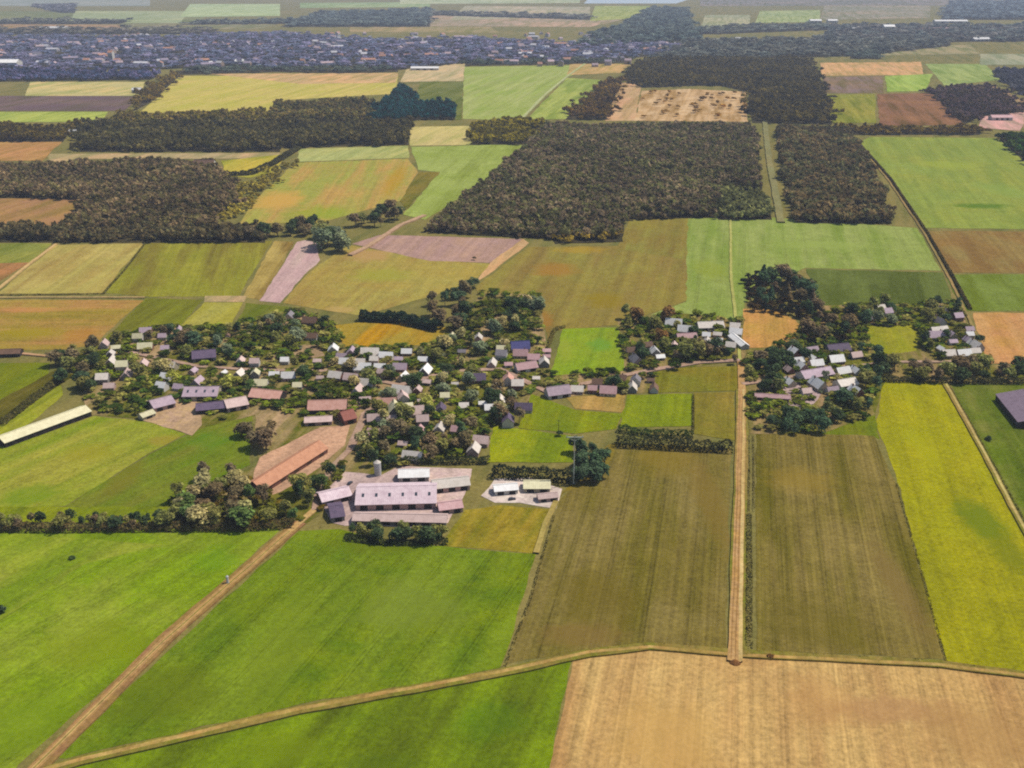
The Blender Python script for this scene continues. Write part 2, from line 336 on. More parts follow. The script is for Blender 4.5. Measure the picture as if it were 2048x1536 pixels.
fld('meadow', [(292, 487), (545, 482), (490, 570), (480, 592), (300, 594), (212, 586), (244, 540)], (150, 148, 52), (160, 154, 56), (140, 128, 56), ((300, 590), (350, 490)), label='olive field between the straw field and the striped strip')
fld('stubble_field', [(548, 482), (588, 484), (522, 600), (486, 594)], (170, 142, 72), (188, 160, 84), (140, 112, 60), ((490, 595), (565, 484)), row=6, amt=.9, label='striped straw and brown strip beside the pink soil')
fld('bare_soil', [(594, 484), (612, 480), (634, 486), (640, 520), (600, 560), (560, 606), (518, 602)], (206, 168, 158), (204, 162, 156), (210, 176, 160), ((520, 600), (620, 490)), label='pinkish bare soil strip with a rounded far end')
fld('grass_field', [(292, 597), (405, 600), (362, 650), (330, 664), (230, 668), (196, 692)], (128, 140, 40), (142, 142, 48), (120, 120, 44), ((280, 660), (370, 600)), label='green field right of the orange brown field')
fld('stubble_field', [(410, 592), (494, 592), (488, 604), (408, 604)], (204, 168, 120), label='small pink soil strip above the yellow green plot')
fld('meadow', [(408, 605), (486, 605), (462, 652), (362, 652)], (178, 170, 72), (186, 172, 76), (170, 160, 60), ((380, 650), (440, 605)), label='yellow green plot behind the village trees')
fld('grass_field', [(492, 606), (610, 616), (580, 660), (468, 662)], (118, 130, 46), (130, 132, 54), label='green plot behind the village left of the ochre field')
fld('stubble_field', [(640, 528), (700, 490), (860, 520), (980, 528), (950, 560), (872, 590), (722, 632), (600, 612), (566, 606), (604, 560)], (182, 156, 72), (178, 160, 76), (172, 142, 72), ((640, 600), (760, 500)), amt=.2, label='large ochre stubble field behind the village', spots_=[(760, 550, 34, 26, (166, 164, 72), .7), (680, 620, 16, 12, (196, 164, 104), .7), (740, 510, 26, 30, (194, 152, 104), .7)])
fld('bare_soil', [(704, 488), (760, 470), (1045, 478), (985, 526), (860, 522)], (192, 150, 124), (188, 148, 132), (182, 142, 128), ((640, 600), (760, 500)), label='mauve bare soil below the big wood corner')
fld('path_verge', [(1046, 478), (1058, 486), (990, 540), (950, 566), (980, 526)], (206, 164, 112), label='pale sandy corner right of the mauve soil')
fld('stubble_field', [(648, 652), (760, 642), (905, 656), (880, 690), (690, 694)], (180, 150, 62), (170, 146, 66), (188, 142, 50), label='golden plot enclosed by village trees')
fld('stubble_field', [(1056, 494), (1236, 492), (1262, 430), (1372, 434), (1390, 520), (1376, 600), (1240, 650), (1108, 662), (1100, 690), (1084, 640), (1078, 604), (960, 598), (950, 575)], (154, 134, 64), (156, 142, 66), (150, 126, 66), ((1180, 640), (1240, 500)), row=10, amt=.35, label='golden brown field in the middle of the view', spots_=[(1110, 540, 26, 26, (172, 126, 66), .7), (1210, 600, 22, 26, (152, 130, 34), .7), (1160, 500, 30, 16, (184, 150, 66), .6), (1090, 640, 8, 26, (168, 122, 66), .7)])
fld('meadow', [(1262, 428), (1380, 432), (1392, 480), (1374, 520), (1250, 500)], (150, 146, 70), (154, 140, 66), (146, 128, 66), ((1180, 640), (1240, 500)), row=12, amt=.4, label='olive streaked end of the golden brown field')
fld('grass_field', [(1376, 438), (1480, 430), (1600, 440), (1834, 456), (1882, 542), (1610, 536), (1560, 560), (1490, 606), (1480, 644), (1345, 632), (1240, 652), (1372, 604)], (142, 166, 76), (152, 172, 84), (126, 160, 64), NEAR_ROW, amt=.18, track=.08, label='light green field in front of the big wood', spots_=[(1640, 490, 60, 20, (160, 174, 92), .6), (1420, 540, 18, 40, (150, 160, 66), .6)])
fld('grass_field', [(1612, 538), (1886, 545), (1908, 606), (1640, 612)], (98, 118, 56), (104, 124, 60), (86, 106, 50), ((1640, 600), (1640, 545)), row=8, amt=.3, label='dark green plot behind the right hamlet')
fld('grass_field', [(1126, 658), (1270, 654), (1250, 742), (1100, 752)], (128, 166, 48), (140, 164, 56), (112, 152, 50), label='bright green meadow between the two hamlets', spots_=[(1200, 690, 12, 16, (116, 158, 66), .7), (1130, 700, 6, 30, (160, 168, 66), .6)])
fld('grass_field', [(1718, 284), (1740, 274), (1992, 276), (2060, 330), (2400, 420), (2400, 462), (1842, 456), (1770, 340)], (142, 168, 76), (152, 166, 74), (130, 158, 72), ((1840, 450), (1760, 300)), amt=.2, label='broad light green field at the right edge', spots_=[(1960, 412, 40, 16, (96, 128, 56), .8), (1900, 330, 50, 40, (164, 174, 84), .6), (2000, 380, 30, 60, (150, 170, 90), .5)])
fld('ploughed_field', [(1850, 462), (2400, 466), (2400, 546), (1894, 546)], (160, 124, 70), (158, 132, 76), (146, 112, 66), ((1900, 545), (1850, 470)), label='brown field below the light green field at right')
fld('grass_field', [(1892, 549), (2400, 549), (2400, 622), (1924, 622)], (112, 142, 54), (120, 148, 62), (104, 130, 44), label='green strip at the right edge above the orange field')
fld('ploughed_field', [(1946, 626), (2400, 626), (2400, 726), (1972, 728), (1962, 690)], (202, 146, 98), (198, 148, 88), (206, 158, 104), label='orange tan field at the right edge behind the hedge')
# --- inside the hamlets
fld('garden_ground', [(140, 720), (230, 672), (330, 655), (450, 655), (600, 620), (670, 650), (690, 695), (860, 690), (930, 640), (960, 585), (1080, 590), (1092, 700), (1092, 770), (1060, 800), (1040, 850), (985, 850), (960, 905), (760, 945), (660, 1000), (640, 1030), (600, 1055), (350, 1050), (430, 960), (520, 930), (510, 830), (420, 852), (380, 866), (290, 838), (180, 830)], (128, 120, 60), (100, 108, 38), (178, 150, 108), patch=7, label='garden ground of the big village, lawns and bare earth')
fld('garden_ground', [(1235, 640), (1345, 625), (1480, 640), (1482, 722), (1312, 745), (1310, 785), (1098, 795), (1098, 752), (1250, 742)], (130, 122, 60), (106, 112, 40), (176, 148, 104), patch=7, label='garden ground of the small middle hamlet')
fld('garden_ground', [(1482, 700), (1560, 690), (1640, 612), (1908, 606), (1966, 700), (1980, 730), (2400, 732), (2400, 768), (1770, 764), (1750, 830), (1640, 868), (1500, 868)], (126, 120, 58), (104, 110, 40), (172, 144, 100), patch=7, label='garden ground of the right hamlet')
fld('ploughed_field', [(1486, 618), (1545, 618), (1590, 640), (1608, 664), (1560, 694), (1486, 696)], (208, 152, 92), (200, 156, 84), label='orange soil plot inside the right hamlet')
fld('meadow', [(1728, 652), (1838, 650), (1832, 702), (1752, 712)], (164, 158, 56), (156, 150, 60), patch=12, label='yellow green lawn inside the right hamlet')
fld('meadow', [(1312, 738), (1480, 732), (1480, 782), (1310, 786)], (142, 126, 54), (134, 130, 56), label='olive meadow left of the straight road in the hamlet')
fld('stubble_field', [(1130, 794), (1252, 788), (1248, 826), (1150, 818)], (194, 154, 92), (180, 146, 78), label='tan plot beside the middle hamlet')
fld('grass_field', [(1254, 790), (1386, 788), (1386, 852), (1238, 854)], (140, 154, 36), (128, 146, 20), patch=20, label='square yellow green paddock beside the straight road')
fld('meadow', [(1388, 786), (1470, 784), (1470, 882), (1388, 868)], (150, 130, 62), (140, 128, 58), label='olive paddock at the straight road side')
fld('grass_field', [(1062, 788), (1150, 820), (1248, 828), (1232, 858), (1150, 868), (1036, 856)], (132, 148, 36), (142, 146, 42), patch=16, label='green paddock behind the T shaped mast')
fld('grass_field', [(985, 852), (1036, 858), (1142, 872), (1146, 925), (975, 925)], (132, 152, 24), (150, 158, 36), patch=16, label='bright green paddock behind the dark hedge')
yard_m = lambda a, b: field_mat(C(*a), C(*b), C(*[v * .82 for v in a]), .4, 8, .35, 7)
sheet('yard', [(352, 800), (392, 800), (404, 850), (384, 872), (352, 860), (286, 842), (318, 802)], yard_m((206, 170, 122), (196, 160, 128)), 'tan farmyard between the lilac barns', 'yard')
sheet('yard', [(636, 992), (690, 944), (760, 952), (800, 932), (944, 938), (930, 988), (896, 1046), (860, 1056), (690, 1052), (664, 1046)], yard_m((216, 184, 174), (226, 196, 178)), 'pinkish concrete yard of the lilac farm', 'yard')
sheet('yard', [(962, 992), (990, 958), (1060, 956), (1124, 978), (1112, 1018), (1040, 1006), (990, 1006)], yard_m((240, 216, 200), (242, 224, 204)), 'pale concrete yard right of the lilac farm', 'yard')
sheet('yard', [(506, 958), (520, 915), (590, 880), (640, 855), (700, 850), (690, 890), (640, 935), (560, 985), (515, 1000)], yard_m((224, 176, 138), (212, 164, 128)), 'orange earth yard around the long tiled barn', 'yard')
sheet('yard', [(1565, 775), (1600, 762), (1650, 775), (1635, 800), (1610, 826), (1570, 806)], yard_m((214, 182, 172), (200, 172, 164)), 'pale paved yard in the right hamlet', 'yard')
sheet('yard', [(560, 690), (640, 690), (650, 712), (600, 722), (540, 716)], yard_m((186, 154, 114), (176, 146, 100)), 'sandy clearing among the village gardens', 'yard')

# --- roads and paths
dirt = field_mat(C(198, 152, 86), C(198, 156, 104), C(190, 150, 92), 0, 2.2, .35, 12)
dirt2 = field_mat(C(192, 150, 84), C(200, 166, 96), C(160, 136, 60), 0, 2, .3, 9)
verge = field_mat(C(140, 122, 52), C(128, 128, 40), C(160, 132, 70), 0, 3, .3, 9)
lane = field_mat(C(196, 160, 140), C(188, 152, 124), C(176, 148, 120), 0, 3, .2, 10)
dirt2c = field_mat(C(214, 178, 112), C(206, 162, 104), C(196, 156, 92), 0, 2.2, .5, 8)
ribbon('verge', [(55, 1560), (330, 1280), (600, 1046)], 7.4, field_mat(C(172, 124, 86), C(160, 126, 72), C(150, 120, 62), 0, 3, .4, 9), 'grassy verge of the diagonal dirt path', 'verge')
ribbon('path', [(40, 1590), (62, 1545), (330, 1282), (580, 1064), (630, 1020)], (3.4, 3.8), dirt2c, 'wide diagonal dirt path in the lower left', 'path')
rut = field_mat(C(168, 124, 74), C(156, 120, 66), C(178, 136, 84), 0, 2, .5, 6); mid = field_mat(C(150, 134, 70), C(166, 144, 80), C(140, 124, 56), 0, 2, .5, 5)
DIAG = [(40, 1590), (62, 1545), (330, 1282), (580, 1064)]
ribbon('path_middle', DIAG, .7, mid, 'grassy middle of the diagonal dirt path', 'path')
for o_ in (-1.25, 1.25): ribbon('wheel_rut', DIAG, .45, rut, 'left wheel rut of the diagonal dirt path' if o_ < 0 else 'right wheel rut of the diagonal dirt path', 'rut', off=o_)
ribbon('path', [(630, 1022), (636, 985), (662, 938), (700, 900)], 4, lane, 'lane from the diagonal path into the village', 'lane')
ribbon('verge', [(90, 1546), (160, 1524), (600, 1422), (1000, 1348), (1180, 1308), (1300, 1294), (1470, 1308), (1880, 1330), (2160, 1366)], 5, verge, 'grassy verge of the curving field track', 'verge')
ribbon('track', [(80, 1545), (160, 1522), (600, 1420), (1000, 1346), (1180, 1306), (1300, 1296), (1470, 1312), (1880, 1332), (2160, 1368)], 2.0, dirt2, 'thin pale field track curving along the tan field', 'track')
ribbon('verge', [(1475, 1310), (1478, 1050), (1484, 880), (1484, 780)], 8, verge, 'grass verge of the straight dirt road', 'verge')
ribbon('road', [(1468, 1325), (1473, 1200), (1478, 1050), (1482, 900), (1484, 780), (1480, 720)], (5.6, 5.0), dirt, 'straight dirt road running up to the right hamlet', 'road')
ribbon('track', [(1481, 1325), (1481, 1200), (1484, 1050), (1486, 900), (1487, 780)], 1.7, field_mat(C(224, 194, 128), C(214, 180, 114), C(206, 172, 104), 0, 2, .4, 9), 'pale worn wheel strip along the right of the straight road', 'track')
STR = [(1469, 1322), (1473, 1200), (1478, 1050), (1482, 900), (1484, 790)]
for o_ in (-1.5, .3): ribbon('wheel_rut', STR, .5, rut, 'left wheel rut of the straight dirt road' if o_ < 0 else 'right wheel rut of the straight dirt road', 'rut', off=o_)
ribbon('track', [(1480, 722), (1472, 640), (1462, 560), (1461, 440)], 2.6, field_mat(C(190, 184, 100), C(184, 180, 96), C(176, 172, 90)), 'pale yellow track across the light green field', 'track')
ribbon('verge', [(1886, 762), (1942, 862), (2045, 1056), (2120, 1180)], 3.4, verge, 'grass edge of the track beside the yellow field', 'verge')
ribbon('track', [(1888, 762), (1944, 862), (2047, 1056), (2130, 1190)], 1.5, field_mat(C(206, 186, 112), C(196, 178, 104), C(190, 160, 96)), 'pale track along the right side of the yellow field', 'track')
ribbon('track', [(1712, 284), (1776, 360), (1850, 470), (1900, 560), (1962, 690)], 2.4, field_mat(C(176, 142, 88), C(160, 140, 80), C(140, 120, 66)), 'slanting farm track at the right behind the hamlet', 'track')
ribbon('track', [(-300, 597), (120, 596), (290, 596)], 2.2, field_mat(C(210, 176, 110), C(206, 176, 116), C(200, 160, 100)), 'pale track at left between straw and orange fields', 'track')
ribbon('track', [(-60, 612), (0, 576), (60, 528), (112, 489)], 3.2, field_mat(C(226, 186, 124), C(214, 178, 116), C(206, 170, 110)), 'pale slanting track at the left edge', 'track')
ribbon('track', [(40, 708), (120, 716), (150, 712)], 3.5, field_mat(C(206, 160, 120), C(206, 166, 124), C(190, 150, 104)), 'pink lane beside the brown shed at left', 'lane')
ribbon('track', [(1072, 1108), (1090, 1050), (1112, 1004)], 3.0, field_mat(C(196, 166, 100), C(180, 160, 84), C(170, 140, 80)), 'pale field edge track below the white yard', 'track')
ribbon('street', [(700, 902), (730, 830), (800, 772), (900, 744), (1000, 740), (1095, 786), (1200, 762), (1312, 740), (1400, 726), (1480, 722)], 5.2, lane, 'village street linking the big village and the middle hamlet', 'street')
ribbon('street', [(260, 706), (400, 735), (520, 742), (660, 744), (800, 772)], 4, lane, 'village street through the gardens on the left', 'street')
ribbon('street', [(1484, 770), (1560, 760), (1660, 738), (1780, 726), (1960, 724)], 4, lane, 'street through the right hamlet', 'street')

# --- middle distance
DR = ((950, 440), (1080, 260))
fld('stubble_field', [(600, 298), (816, 292), (818, 316), (594, 324)], (180, 184, 110), label='pale green strip behind the slanting field')
fld('meadow', [(590, 326), (816, 318), (836, 345), (800, 402), (640, 446), (480, 448), (500, 410)], (168, 168, 76), (178, 164, 80), (196, 160, 84), ((500, 440), (600, 330)), amt=.25, label='slanting yellow green field left of the big wood', spots_=[(560, 400, 36, 60, (212, 168, 92), .85), (790, 360, 14, 120, (190, 150, 66), .7), (640, 425, 40, 40, (150, 168, 62), .6)])
fld('stubble_field', [(816, 254), (942, 252), (942, 290), (820, 292)], (218, 196, 120), (212, 190, 120), label='pale yellow strip left of the distant brown wood')
fld('grass_field', [(822, 294), (1056, 288), (960, 368), (850, 440), (806, 430), (880, 345), (836, 340)], (148, 174, 78), (158, 180, 88), (136, 160, 70), DR, amt=.2, label='light green field along the big wood edge')
fld('grass_field', [(838, 345), (880, 344), (812, 420), (800, 402)], (128, 122, 62), label='brown green wedge beside the light green field')
fld('ploughed_field', [(-500, 284), (124, 284), (84, 322), (-500, 324)], (206, 146, 96), (198, 150, 90), label='orange field at the left edge in the distance')
fld('ploughed_field', [(-500, 394), (156, 398), (128, 458), (-500, 460)], (186, 140, 84), (182, 134, 92), label='orange brown field between the left woods')
fld('stubble_field', [(100, 308), (560, 306), (558, 316), (420, 318), (150, 318), (90, 334)], (190, 166, 120), label='thin pale strip between the left woods')
fld('stubble_field', [(442, 322), (574, 308), (545, 345), (500, 356), (452, 352)], (186, 174, 72), label='small yellow field left of the slanting field')
fld('meadow', [(-500, 224), (216, 224), (200, 244), (-500, 246)], (164, 186, 92), label='thin bright green strip in the left distance')
fld('stubble_field', [(60, 164), (290, 164), (282, 192), (50, 192)], (206, 190, 128), label='pale yellow strip in the left distance')
fld('ploughed_field', [(-500, 192), (280, 192), (250, 222), (-500, 222)], (138, 116, 112), (128, 108, 112), label='purplish strip in the left distance')
fld('stubble_field', [(360, 152), (796, 150), (790, 188), (570, 200), (550, 222), (280, 226)], (206, 188, 104), (214, 190, 108), (196, 186, 92), label='long yellow field in the far distance')
fld('ploughed_field', [(420, 148), (796, 146), (792, 166), (600, 168)], (214, 176, 128), label='pinkish soil behind the long yellow field')
fld('grass_field', [(928, 134), (1200, 130), (1130, 156), (1040, 242), (925, 238)], (162, 180, 100), (150, 178, 92), (172, 184, 110), label='distant green field left of the pale track')
fld('grass_field', [(1134, 156), (1204, 160), (1140, 238), (1052, 240)], (158, 180, 96), label='distant green field right of the pale track')
fld('stubble_field', [(820, 128), (930, 128), (926, 162), (800, 164)], (206, 184, 142), label='pale tan plot beside the dark triangular wood')
fld('meadow', [(840, 164), (926, 164), (924, 240), (820, 240)], (122, 134, 84), label='dull green plot beside the dark triangular wood')
fld('stubble_field', [(1140, 128), (1262, 128), (1240, 146), (1134, 150)], (200, 168, 116), label='straw strip left of the high wood')
fld('ploughed_field', [(1210, 242), (1238, 165), (1284, 164), (1270, 242)], (222, 170, 128), (214, 176, 130), label='pale orange cleared strip inside the high wood')
fld('ploughed_field', [(1284, 182), (1380, 178), (1492, 184), (1496, 244), (1270, 242)], (206, 164, 116), (222, 184, 138), (180, 142, 96), patch=16, label='orange clearing inside the high wood')
fld('stubble_field', [(1640, 126), (1842, 124), (1846, 150), (1644, 152)], (214, 170, 124), label='orange straw field in the right distance')
fld('ploughed_field', [(1646, 154), (1764, 152), (1768, 186), (1650, 186)], (156, 130, 108), (150, 128, 122), label='mauve brown plot in the right distance')
fld('grass_field', [(1770, 152), (1866, 148), (1850, 182), (1774, 184)], (152, 192, 96), label='small bright green plot in the right distance')
fld('meadow', [(1652, 190), (1750, 188), (1752, 246), (1664, 246)], (150, 152, 78), label='olive plot in the right distance')
fld('ploughed_field', [(1754, 188), (1870, 186), (1930, 250), (1760, 252)], (148, 110, 92), (160, 118, 92), label='reddish brown plot in the right distance')
fld('meadow', [(1850, 128), (1970, 128), (2000, 160), (1890, 172)], (146, 176, 108), label='green plot behind the small dark wood at right')
fld('bare_soil', [(1960, 226), (2060, 220), (2040, 262), (1958, 256)], (222, 170, 160), label='pink soil plot at the right edge in the distance')
fld('stubble_field', [(1980, 170), (2060, 205), (2300, 230), (2300, 262), (2046, 256), (2050, 225)], (184, 150, 116), label='tan plot at the far right edge')
# --- far bands
far = [([(-900, 62), (300, 62), (330, 50), (-900, 44)], (176, 150, 132), 'dusty pink band'), ([(-900, 42), (400, 44), (420, 24), (-900, 20)], (140, 150, 128), 'grey green band'),
       ([(140, 46), (360, 46), (380, 22), (150, 22)], (166, 180, 150), 'pale green band'), ([(360, 34), (560, 32), (560, 8), (380, 8)], (172, 196, 160), 'light green band'),
       ([(240, 60), (520, 58), (560, 46), (240, 46)], (150, 150, 130), 'dull tan band'), ([(600, 16), (860, 14), (860, 4), (600, 6)], (150, 180, 150), 'thin green band'),
       ([(800, 52), (1180, 54), (1250, 38), (830, 24)], (178, 162, 148), 'mauve tan band'), ([(900, 40), (1180, 34), (1180, 14), (930, 12)], (182, 176, 160), 'pale tan band'),
       ([(1180, 42), (1290, 36), (1300, 12), (1190, 12)], (166, 180, 132), 'small green band'), ([(700, 64), (1000, 66), (980, 54), (700, 52)], (170, 156, 128), 'straw band'),
       ([(1400, 60), (1500, 60), (1500, 30), (1410, 30)], (168, 172, 148), 'grey straw band'), ([(1510, 46), (1640, 44), (1640, 20), (1520, 22)], (160, 180, 140), 'pale meadow band'),
       ([(1640, 40), (1860, 36), (1860, 6), (1650, 8)], (160, 158, 150), 'grey mauve band'), ([(1700, 112), (1960, 108), (1940, 90), (1720, 92)], (158, 154, 124), 'straw green band'),
       ([(1380, 90), (1500, 90), (1500, 76), (1380, 76)], (150, 146, 130), 'dull strip'), ([(1960, 130), (2300, 130), (2300, 108), (1960, 108)], (160, 166, 140), 'pale strip'),
       ([(800, 8), (1160, 6), (1160, -8), (800, -8)], (176, 190, 170), 'hazy green band'), ([(-900, 12), (300, 12), (300, -6), (-900, -6)], (160, 170, 172), 'hazy blue green band'),
       ([(1400, 12), (2600, 10), (2600, -10), (1400, -10)], (150, 152, 158), 'hazy grey band')]
for i, (pl, c, nm) in enumerate(far):
    wh = ('left' if pl[0][0] + pl[1][0] < 1000 else 'middle' if pl[0][0] < 1350 else 'right')
    fld('field', pl, c, patch=150, amt=.2, label='%s of farmland %s near the top, %s' % (nm, {'left': 'on the left', 'middle': 'in the middle', 'right': 'on the right'}[wh], 'beyond the town' if wh != 'right' else 'beyond the woods'))
wm, t = newmat('water'); p = nd(t, 'ShaderNodeBsdfPrincipled', Roughness=.12); p.inputs['Base Color'].default_value = (.25, .32, .4, 1)
t.links.new(p.outputs[0], nd(t, 'ShaderNodeOutputMaterial').inputs[0])
sheet('lake', [(1168, 7), (1352, 7), (1390, -5), (1180, -6)], wm, 'bright lake at the top edge of the view', 'lake')

ribbon('road', [(1520, 120), (1531, 260), (1538, 320), (1562, 446)], 9, field_mat(C(146, 142, 90), C(136, 132, 84), C(156, 142, 90)), 'straight ride cut through the big wood', 'road')
ribbon('road', [(850, 432), (800, 452), (740, 492), (700, 512)], 6, field_mat(C(206, 170, 132), C(200, 160, 126), C(190, 156, 120)), 'pink road bend below the light green field', 'road')
ribbon('road', [(1040, 242), (1090, 190), (1136, 152), (1170, 128)], 6, field_mat(C(196, 200, 136), C(190, 190, 130), C(180, 180, 120)), 'distant pale track between the green fields', 'track')

# ------------------------------------------------------------------ foliage templates
def leaf_cloud(n, pos_nrm, size, seed):
    """n small leaf-clump faces; pos_nrm gives (centre, outward normal)"""
    g = np.random.default_rng(seed)
    c, nr = pos_nrm(g, n)
    nr = nr + g.normal(0, .5, nr.shape) + np.array((0, 0, .55)); nr /= np.linalg.norm(nr, axis=1, keepdims=True) + 1e-9
    a = np.cross(nr, g.normal(0, 1, nr.shape)); a /= np.linalg.norm(a, axis=1, keepdims=True) + 1e-9
    b = np.cross(nr, a)
    s = (size * g.uniform(.6, 1.35, n))[:, None]; k = g.uniform(.55, 1, n)[:, None]
    q = np.stack([c - a * s - b * s * k * .6, c + a * s * .7 - b * s * k, c + a * s + b * s * k * .7, c - a * s * .6 + b * s * k], 1)
    return q.reshape(-1, 3), np.arange(n * 4).reshape(-1, 4)
def lobes_fn(H, rx, rz, zc, nl, seed, lob=.48):
    g = np.random.default_rng(seed + 99)
    th = g.uniform(0, 6.283, nl); rr = np.sqrt(g.uniform(.05, 1, nl)) * rx * .62; zz = zc + g.uniform(-.75, .8, nl) * rz * .7
    L = np.stack([rr * np.cos(th), rr * np.sin(th), zz], 1); lr = g.uniform(lob * .75, lob * 1.15, nl) * rx
    L[0] = (0, 0, zc + rz * .45); lr[0] = lob * rx
    def f(g, n):
        k = g.integers(0, nl, n); d = g.normal(0, 1, (n, 3)); d /= np.linalg.norm(d, axis=1, keepdims=True)
        d[:, 2] = np.where(d[:, 2] < -.45, -d[:, 2], d[:, 2])
        return L[k] + d * (lr[k] * g.uniform(.7, 1.05, n))[:, None] * np.array([1, 1, min(1.3, max(.8, rz / rx))]), d
    return f
def cone_fn(H, r, z0):
    def f(g, n):
        t = g.uniform(0, 1, n) ** .6; th = g.uniform(0, 6.283, n); t = 1 - t
        lay = 1 - .28 * ((t * 7) % 1); rad = r * (1 - t) * lay * g.uniform(.8, 1.05, n)
        c = np.stack([rad * np.cos(th), rad * np.sin(th), z0 + t * (H - z0)], 1)
        return c, np.stack([np.cos(th), np.sin(th), np.full(n, .55)], 1)
    return f
leafM = leaf_mat('foliage')
def bark(name, a, b): return surf_mat(name, a, b, 1.5, .9)
barkM = bark('bark_brown', C(96, 78, 56), C(120, 100, 74)); barkP = bark('bark_pale', C(176, 164, 134), C(150, 136, 106))
TREES = {}
def trunk_mesh(H, top, r, limbs, seed):
    g = random.Random(seed); m = MB(); z1 = H * .45
    bend = Vector((g.uniform(-.02, .02) * H, g.uniform(-.02, .02) * H, z1))
    m.tube((0, 0, -.15), bend, r, r * .62); m.tube(bend, (bend.x * 1.5, bend.y, top), r * .62, r * .2)
    for i in range(limbs):
        t = i * 2.4 + g.random(); z = H * g.uniform(.25, .5); l = H * g.uniform(.18, .3)
        m.tube((bend.x * z / z1, bend.y * z / z1, z), (math.cos(t) * l, math.sin(t) * l, z + l * .8), r * .38, r * .1, 5)
    return m.mesh('trunk')
def template(kind, v):
    s = hash(('x', len(kind), v)) & 255; s = len(kind) * 31 + v * 7
    if kind == 'broadleaf_tree': H = 10; V = leaf_cloud(620, lobes_fn(H, 4.3, 3.9, 5.9, 11, s), .50, s); tr = trunk_mesh(H, 8, .28, 5, s)
    elif kind == 'evergreen_tree': H = 10; V = leaf_cloud(640, lobes_fn(H, 3.6, 4.6, 5.2, 12, s, .5), .46, s); tr = trunk_mesh(H, 8.6, .3, 4, s)
    elif kind == 'conifer_tree': H = 10; V = leaf_cloud(560, cone_fn(H, 2.9, .9), .46, s); tr = trunk_mesh(H, 9.4, .22, 0, s)
    elif kind == 'slender_tree': H = 10; V = leaf_cloud(420, lobes_fn(H, 2.3, 4.0, 6.0, 9, s, .6), .42, s); tr = trunk_mesh(H, 8.8, .2, 5, s)
    else: H = 3.5; V = leaf_cloud(300, lobes_fn(H, 2.2, 1.5, 1.6, 7, s), .36, s); tr = trunk_mesh(H, 2.6, .12, 3, s)
    return quick_mesh('crown', *V), tr
def get_tmpl(kind, v):
    if (kind, v) not in TREES: TREES[kind, v] = [template(kind, v), None]
    return TREES[kind, v]
TINT = {'dark green': (54, 66, 40), 'green': (74, 90, 44), 'olive': (104, 102, 52), 'brownish': (98, 84, 58), 'grey green': (100, 106, 78), 'yellow green': (132, 130, 56), 'blue green': (62, 78, 52), 'pale olive': (136, 126, 82), 'rusty': (110, 80, 44)}
def free(x, y, r):
    for a, b, q in OCC:
        if (a - x) ** 2 + (b - y) ** 2 < (q + r) ** 2: return False
    return True
ORD = ['', 'first', 'second', 'third', 'fourth', 'fifth', 'sixth', 'seventh', 'eighth', 'ninth', 'tenth', 'eleventh', 'twelfth', 'thirteenth', 'fourteenth', 'fifteenth', 'sixteenth']
PEND = []           # things whose labels count from the left among their likes
def pend(o, what, phrase, cat, group): PEND.append((o, what, phrase, cat, group))
def settle():
    bins = {}
    for o, what, phrase, cat, group in PEND: bins.setdefault((what, phrase), []).append((px(o.location)[0], o, cat, group))
    for (what, phrase), L in bins.items():
        L.sort(key=lambda q: q[0]); n = len(L)
        for i, (_, o, cat, group) in enumerate(L):
            if n == 1: lab = 'the only %s %s' % (what, phrase)
            elif i == 0: lab = 'leftmost %s %s' % (what, phrase)
            elif i == n - 1: lab = 'rightmost %s %s' % (what, phrase)
            else: lab = '%s %s from the left %s' % (what, ORD[i + 1] if i + 1 < len(ORD) else str(i + 1) + 'th', phrase)
            if len(lab.split()) > 16: lab = lab.replace(' from the left ', ' from left ')
            tag(o, lab, cat, group)
NTREE = {}
def tree(kind, x, y, h, tint, phrase, group, pale=False, v=None):
    v = rnd.randrange(5) if v is None else v
    T = get_tmpl(kind, v); (cm, tm), proto = T
    if proto is None:
        r = empty(kind, (0, 0, 0))
        kid(link('trunk', tm, barkM), r); kid(link('crown', cm, leafM), r); T[1] = r
        for ch in KIDS[r.name]:
            if ch.name.startswith('trunk'):
                ch.material_slots[0].link = 'OBJECT'; ch.material_slots[0].material = barkM
    else: r = copy_tree(proto)
    r.location = (x, y, 0); base = 3.5 if kind == 'shrub' else 10; s = h / base
    r.scale = (s * rnd.uniform(1.1, 1.4), s * rnd.uniform(1.1, 1.4), s); r.rotation_euler = (0, 0, rnd.uniform(0, 6.28))
    c = C(*TINT[tint], 2.7); j = rnd.uniform(.85, 1.15)
    for ch in KIDS[r.name]:
        if ch.name.startswith('crown'): ch.color = (c[0] * j * rnd.uniform(.92, 1.08), c[1] * j, c[2] * j * rnd.uniform(.9, 1.1), 1)
        elif ch.material_slots: ch.material_slots[0].material = barkP if pale else barkM
    OCC.append((x, y, h * .26)); NTREE[kind] = NTREE.get(kind, 0) + 1
    nm = {'broadleaf_tree': 'tree', 'evergreen_tree': 'evergreen', 'conifer_tree': 'conifer', 'slender_tree': 'slender tree', 'shrub': 'shrub'}[kind]
    sz = '' if kind == 'shrub' else 'tall ' if h > 11.2 else 'low ' if h < 7.6 else ''
    pend(r, sz + tint + ' ' + nm, phrase, 'shrub' if kind == 'shrub' else 'tree', group); return r

